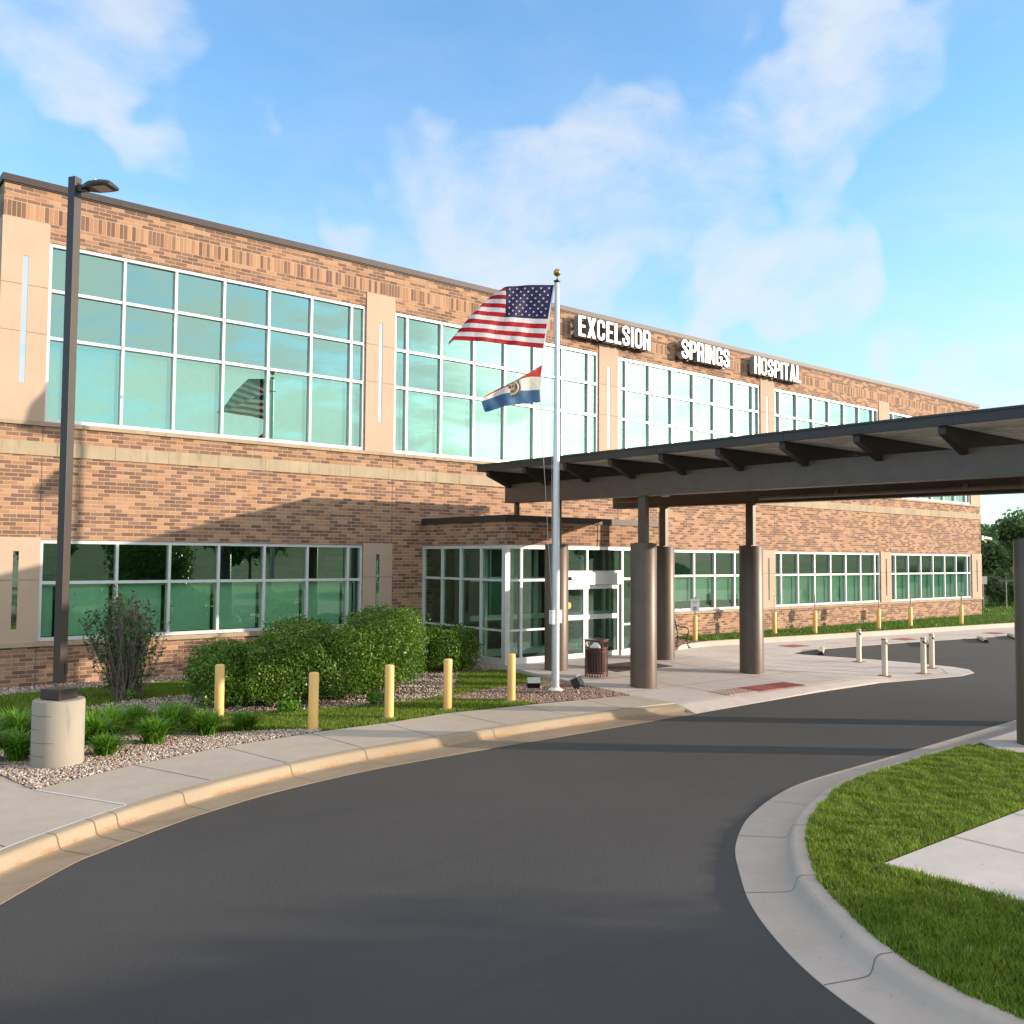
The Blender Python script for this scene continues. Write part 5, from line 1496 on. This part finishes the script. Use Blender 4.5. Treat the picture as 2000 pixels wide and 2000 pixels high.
LILY = [(2.42,-7.55,1.15),(2.78,-7.75,1.0),(2.55,-6.5,1.25),(3.05,-6.2,1.15),(3.92,-7.2,1.15),(3.84,-8.10,.72),(4.30,-6.7,1.15),(4.62,-7.72,1.0),(4.75,-6.45,1.0),(5.12,-7.05,1.2),(5.50,-7.55,1.0),(6.12,-7.50,.75),(3.55,-6.4,1.1),(5.45,-6.55,.95),(2.35,-5.85,1.1)]
LL = ['daylily clump left of the lamp base, nearest the frame edge', 'daylily clump touching the left of the concrete lamp base', 'daylily clump behind the leftmost ones by the frame edge', 'daylily clump just behind the concrete lamp base', 'large daylily clump directly right of the lamp base', 'smallest daylily clump, lowest in the pale gravel right of the lamp base',
      'daylily clump behind the large one, under the twiggy bush', 'daylily clump standing forward in the pale gravel, midway to the first bollard', 'daylily clump at the back of the bed against the lawn', 'big daylily clump left of the first bollard', 'daylily clump in the gravel in front of the first bollard', 'small dark daylily clump between the first two bollards',
      'daylily clump half hidden by the lamp base on its right', 'daylily clump at the back, nearest the first bollard', 'daylily clump deep in the bed at the left frame edge']
for i, (x, y, s) in enumerate(LILY):
    t = thing('daylily_clump', LL[i], 'daylily', (x, y, 0), random.uniform(0, 6), 'daylily clumps beside the walk')
    V, F = make_lily(60+i, 330, .54*s, .39*s); np_mesh('leaves', V, F, M['lily'], t)

# trees
def make_crown(seed, R_, H_, n, leaf, zc, lobes=14):
    r = np.random.default_rng(seed); P = []
    for k in range(lobes):
        d = r.normal(0, 1, 3); d /= np.linalg.norm(d); c = d*np.array([R_*.62, R_*.62, H_*.36])*r.uniform(.3, 1.0)+np.array([0, 0, zc])
        rad = r.uniform(.26, .46)*R_
        q = r.normal(0, 1, (n//lobes, 3)); q /= np.linalg.norm(q, axis=1)[:, None]
        P.append(c+q*(rad*(r.uniform(.35, 1.08, n//lobes)**.6)*bumpy(q, seed+k, .2, 3))[:, None]*np.array([1, 1, .82]))
    return np.concatenate(P)
def tree(x, y, z, h, R_, seed, label, n=9000, leaf=.16, group=None, cat='tree', name='tree', trunk_h=.32):
    t = thing(name, label, cat, (x, y, z), 0, group)
    Hc = h*(1-trunk_h)*1.02; zc = h-Hc*.52
    P = make_crown(seed, R_, Hc, n, leaf, zc)
    P = P[P[:, 2] > h*trunk_h*.55]; P[:, 2] *= h/max(P[:, 2])
    o = leaf_cloud('crown', P, leaf, M['treeleaf'], t, outward=(P-np.array([0, 0, zc]))/R_*.5+np.array([0, 0, .3]), flat=.9)
    b = MB(); b.tube([(0,0,-.1),(.02,.0,h*.2),(0,.03,h*.45),(.03,0,h*.8)], [h*.026,h*.020,h*.015,h*.004], 8)
    rr_ = random.Random(seed)
    for i in range(9):
        a = rr_.uniform(0, 2*PI); z0 = h*rr_.uniform(.28,.6); e = Vector((math.cos(a)*R_*.7, math.sin(a)*R_*.7, z0+h*rr_.uniform(.12,.3)))
        b.tube([(0,0,z0), e*.5+Vector((0,0,z0*.5+.15)), e], [h*.010,h*.006,h*.002], 5)
    b.build('trunk', M['bark'], t)
    return t
tree(61.5,5.6,-.2, 5.0,2.2, 101, 'tree nearest the building corner with pale green crown', 7000, .13, trunk_h=.12, group='trees beyond the far corner')
tree(64.5,5.0,-.2, 6.6,2.8, 102, 'tallest dark tree beyond the building corner', 7000, .14, trunk_h=.12, group='trees beyond the far corner')
tree(64.0,2.2,-.2, 5.6,2.3, 103, 'tree beyond the corner partly hidden by the near right column', 7000, .14, trunk_h=.12, group='trees beyond the far corner')
tree(68,8.5,-.2, 6.0,2.8, 104, 'tree farthest back in the clump, beside the wall', 5000, .16, trunk_h=.1, group='trees beyond the far corner')
tree(60.2,3.7,-.25, 2.6,1.7, 105, 'low dark bushy tree at the foot of the clump', 5000, .12, trunk_h=.02, group='trees beyond the far corner')
tree(60.5,1.4,-.25, 3.2,1.8, 106, 'low dark bushy tree beside the near right column', 5000, .12, trunk_h=.02, group='trees beyond the far corner')
# trees across the road, seen only as reflections in the glass
k = 0
for (x, y, h, r) in [(3,-62,6.5,3.2),(11,-70,7.5,3.6),(17,-58,5.6,2.8),(25,-66,7,3.4),(33,-60,6.2,3.1),(41,-72,8,3.8),(50,-62,6.6,3.2),(62,-68,7.5,3.6),(76,-64,7.2,3.5),(92,-70,8,4),(110,-76,8.5,4.2),(-8,-64,7,3.4)]:
    tree(x, y, .2, h, r, 200+k, 'leafy tree on the lawn across the drive, behind the viewer', 2200, .30, group='trees across the drive', name='lawn_tree'); k += 1
# unseen evergreen added behind the viewer's right to shade the end of the island
shrub(16.3,-29.2, 2.9,3.1,4.3, 18000, 'very large unseen evergreen shrub added beyond the right edge to shade the lawn', 71, leaf=.09, name='shade_shrub', square=.75)
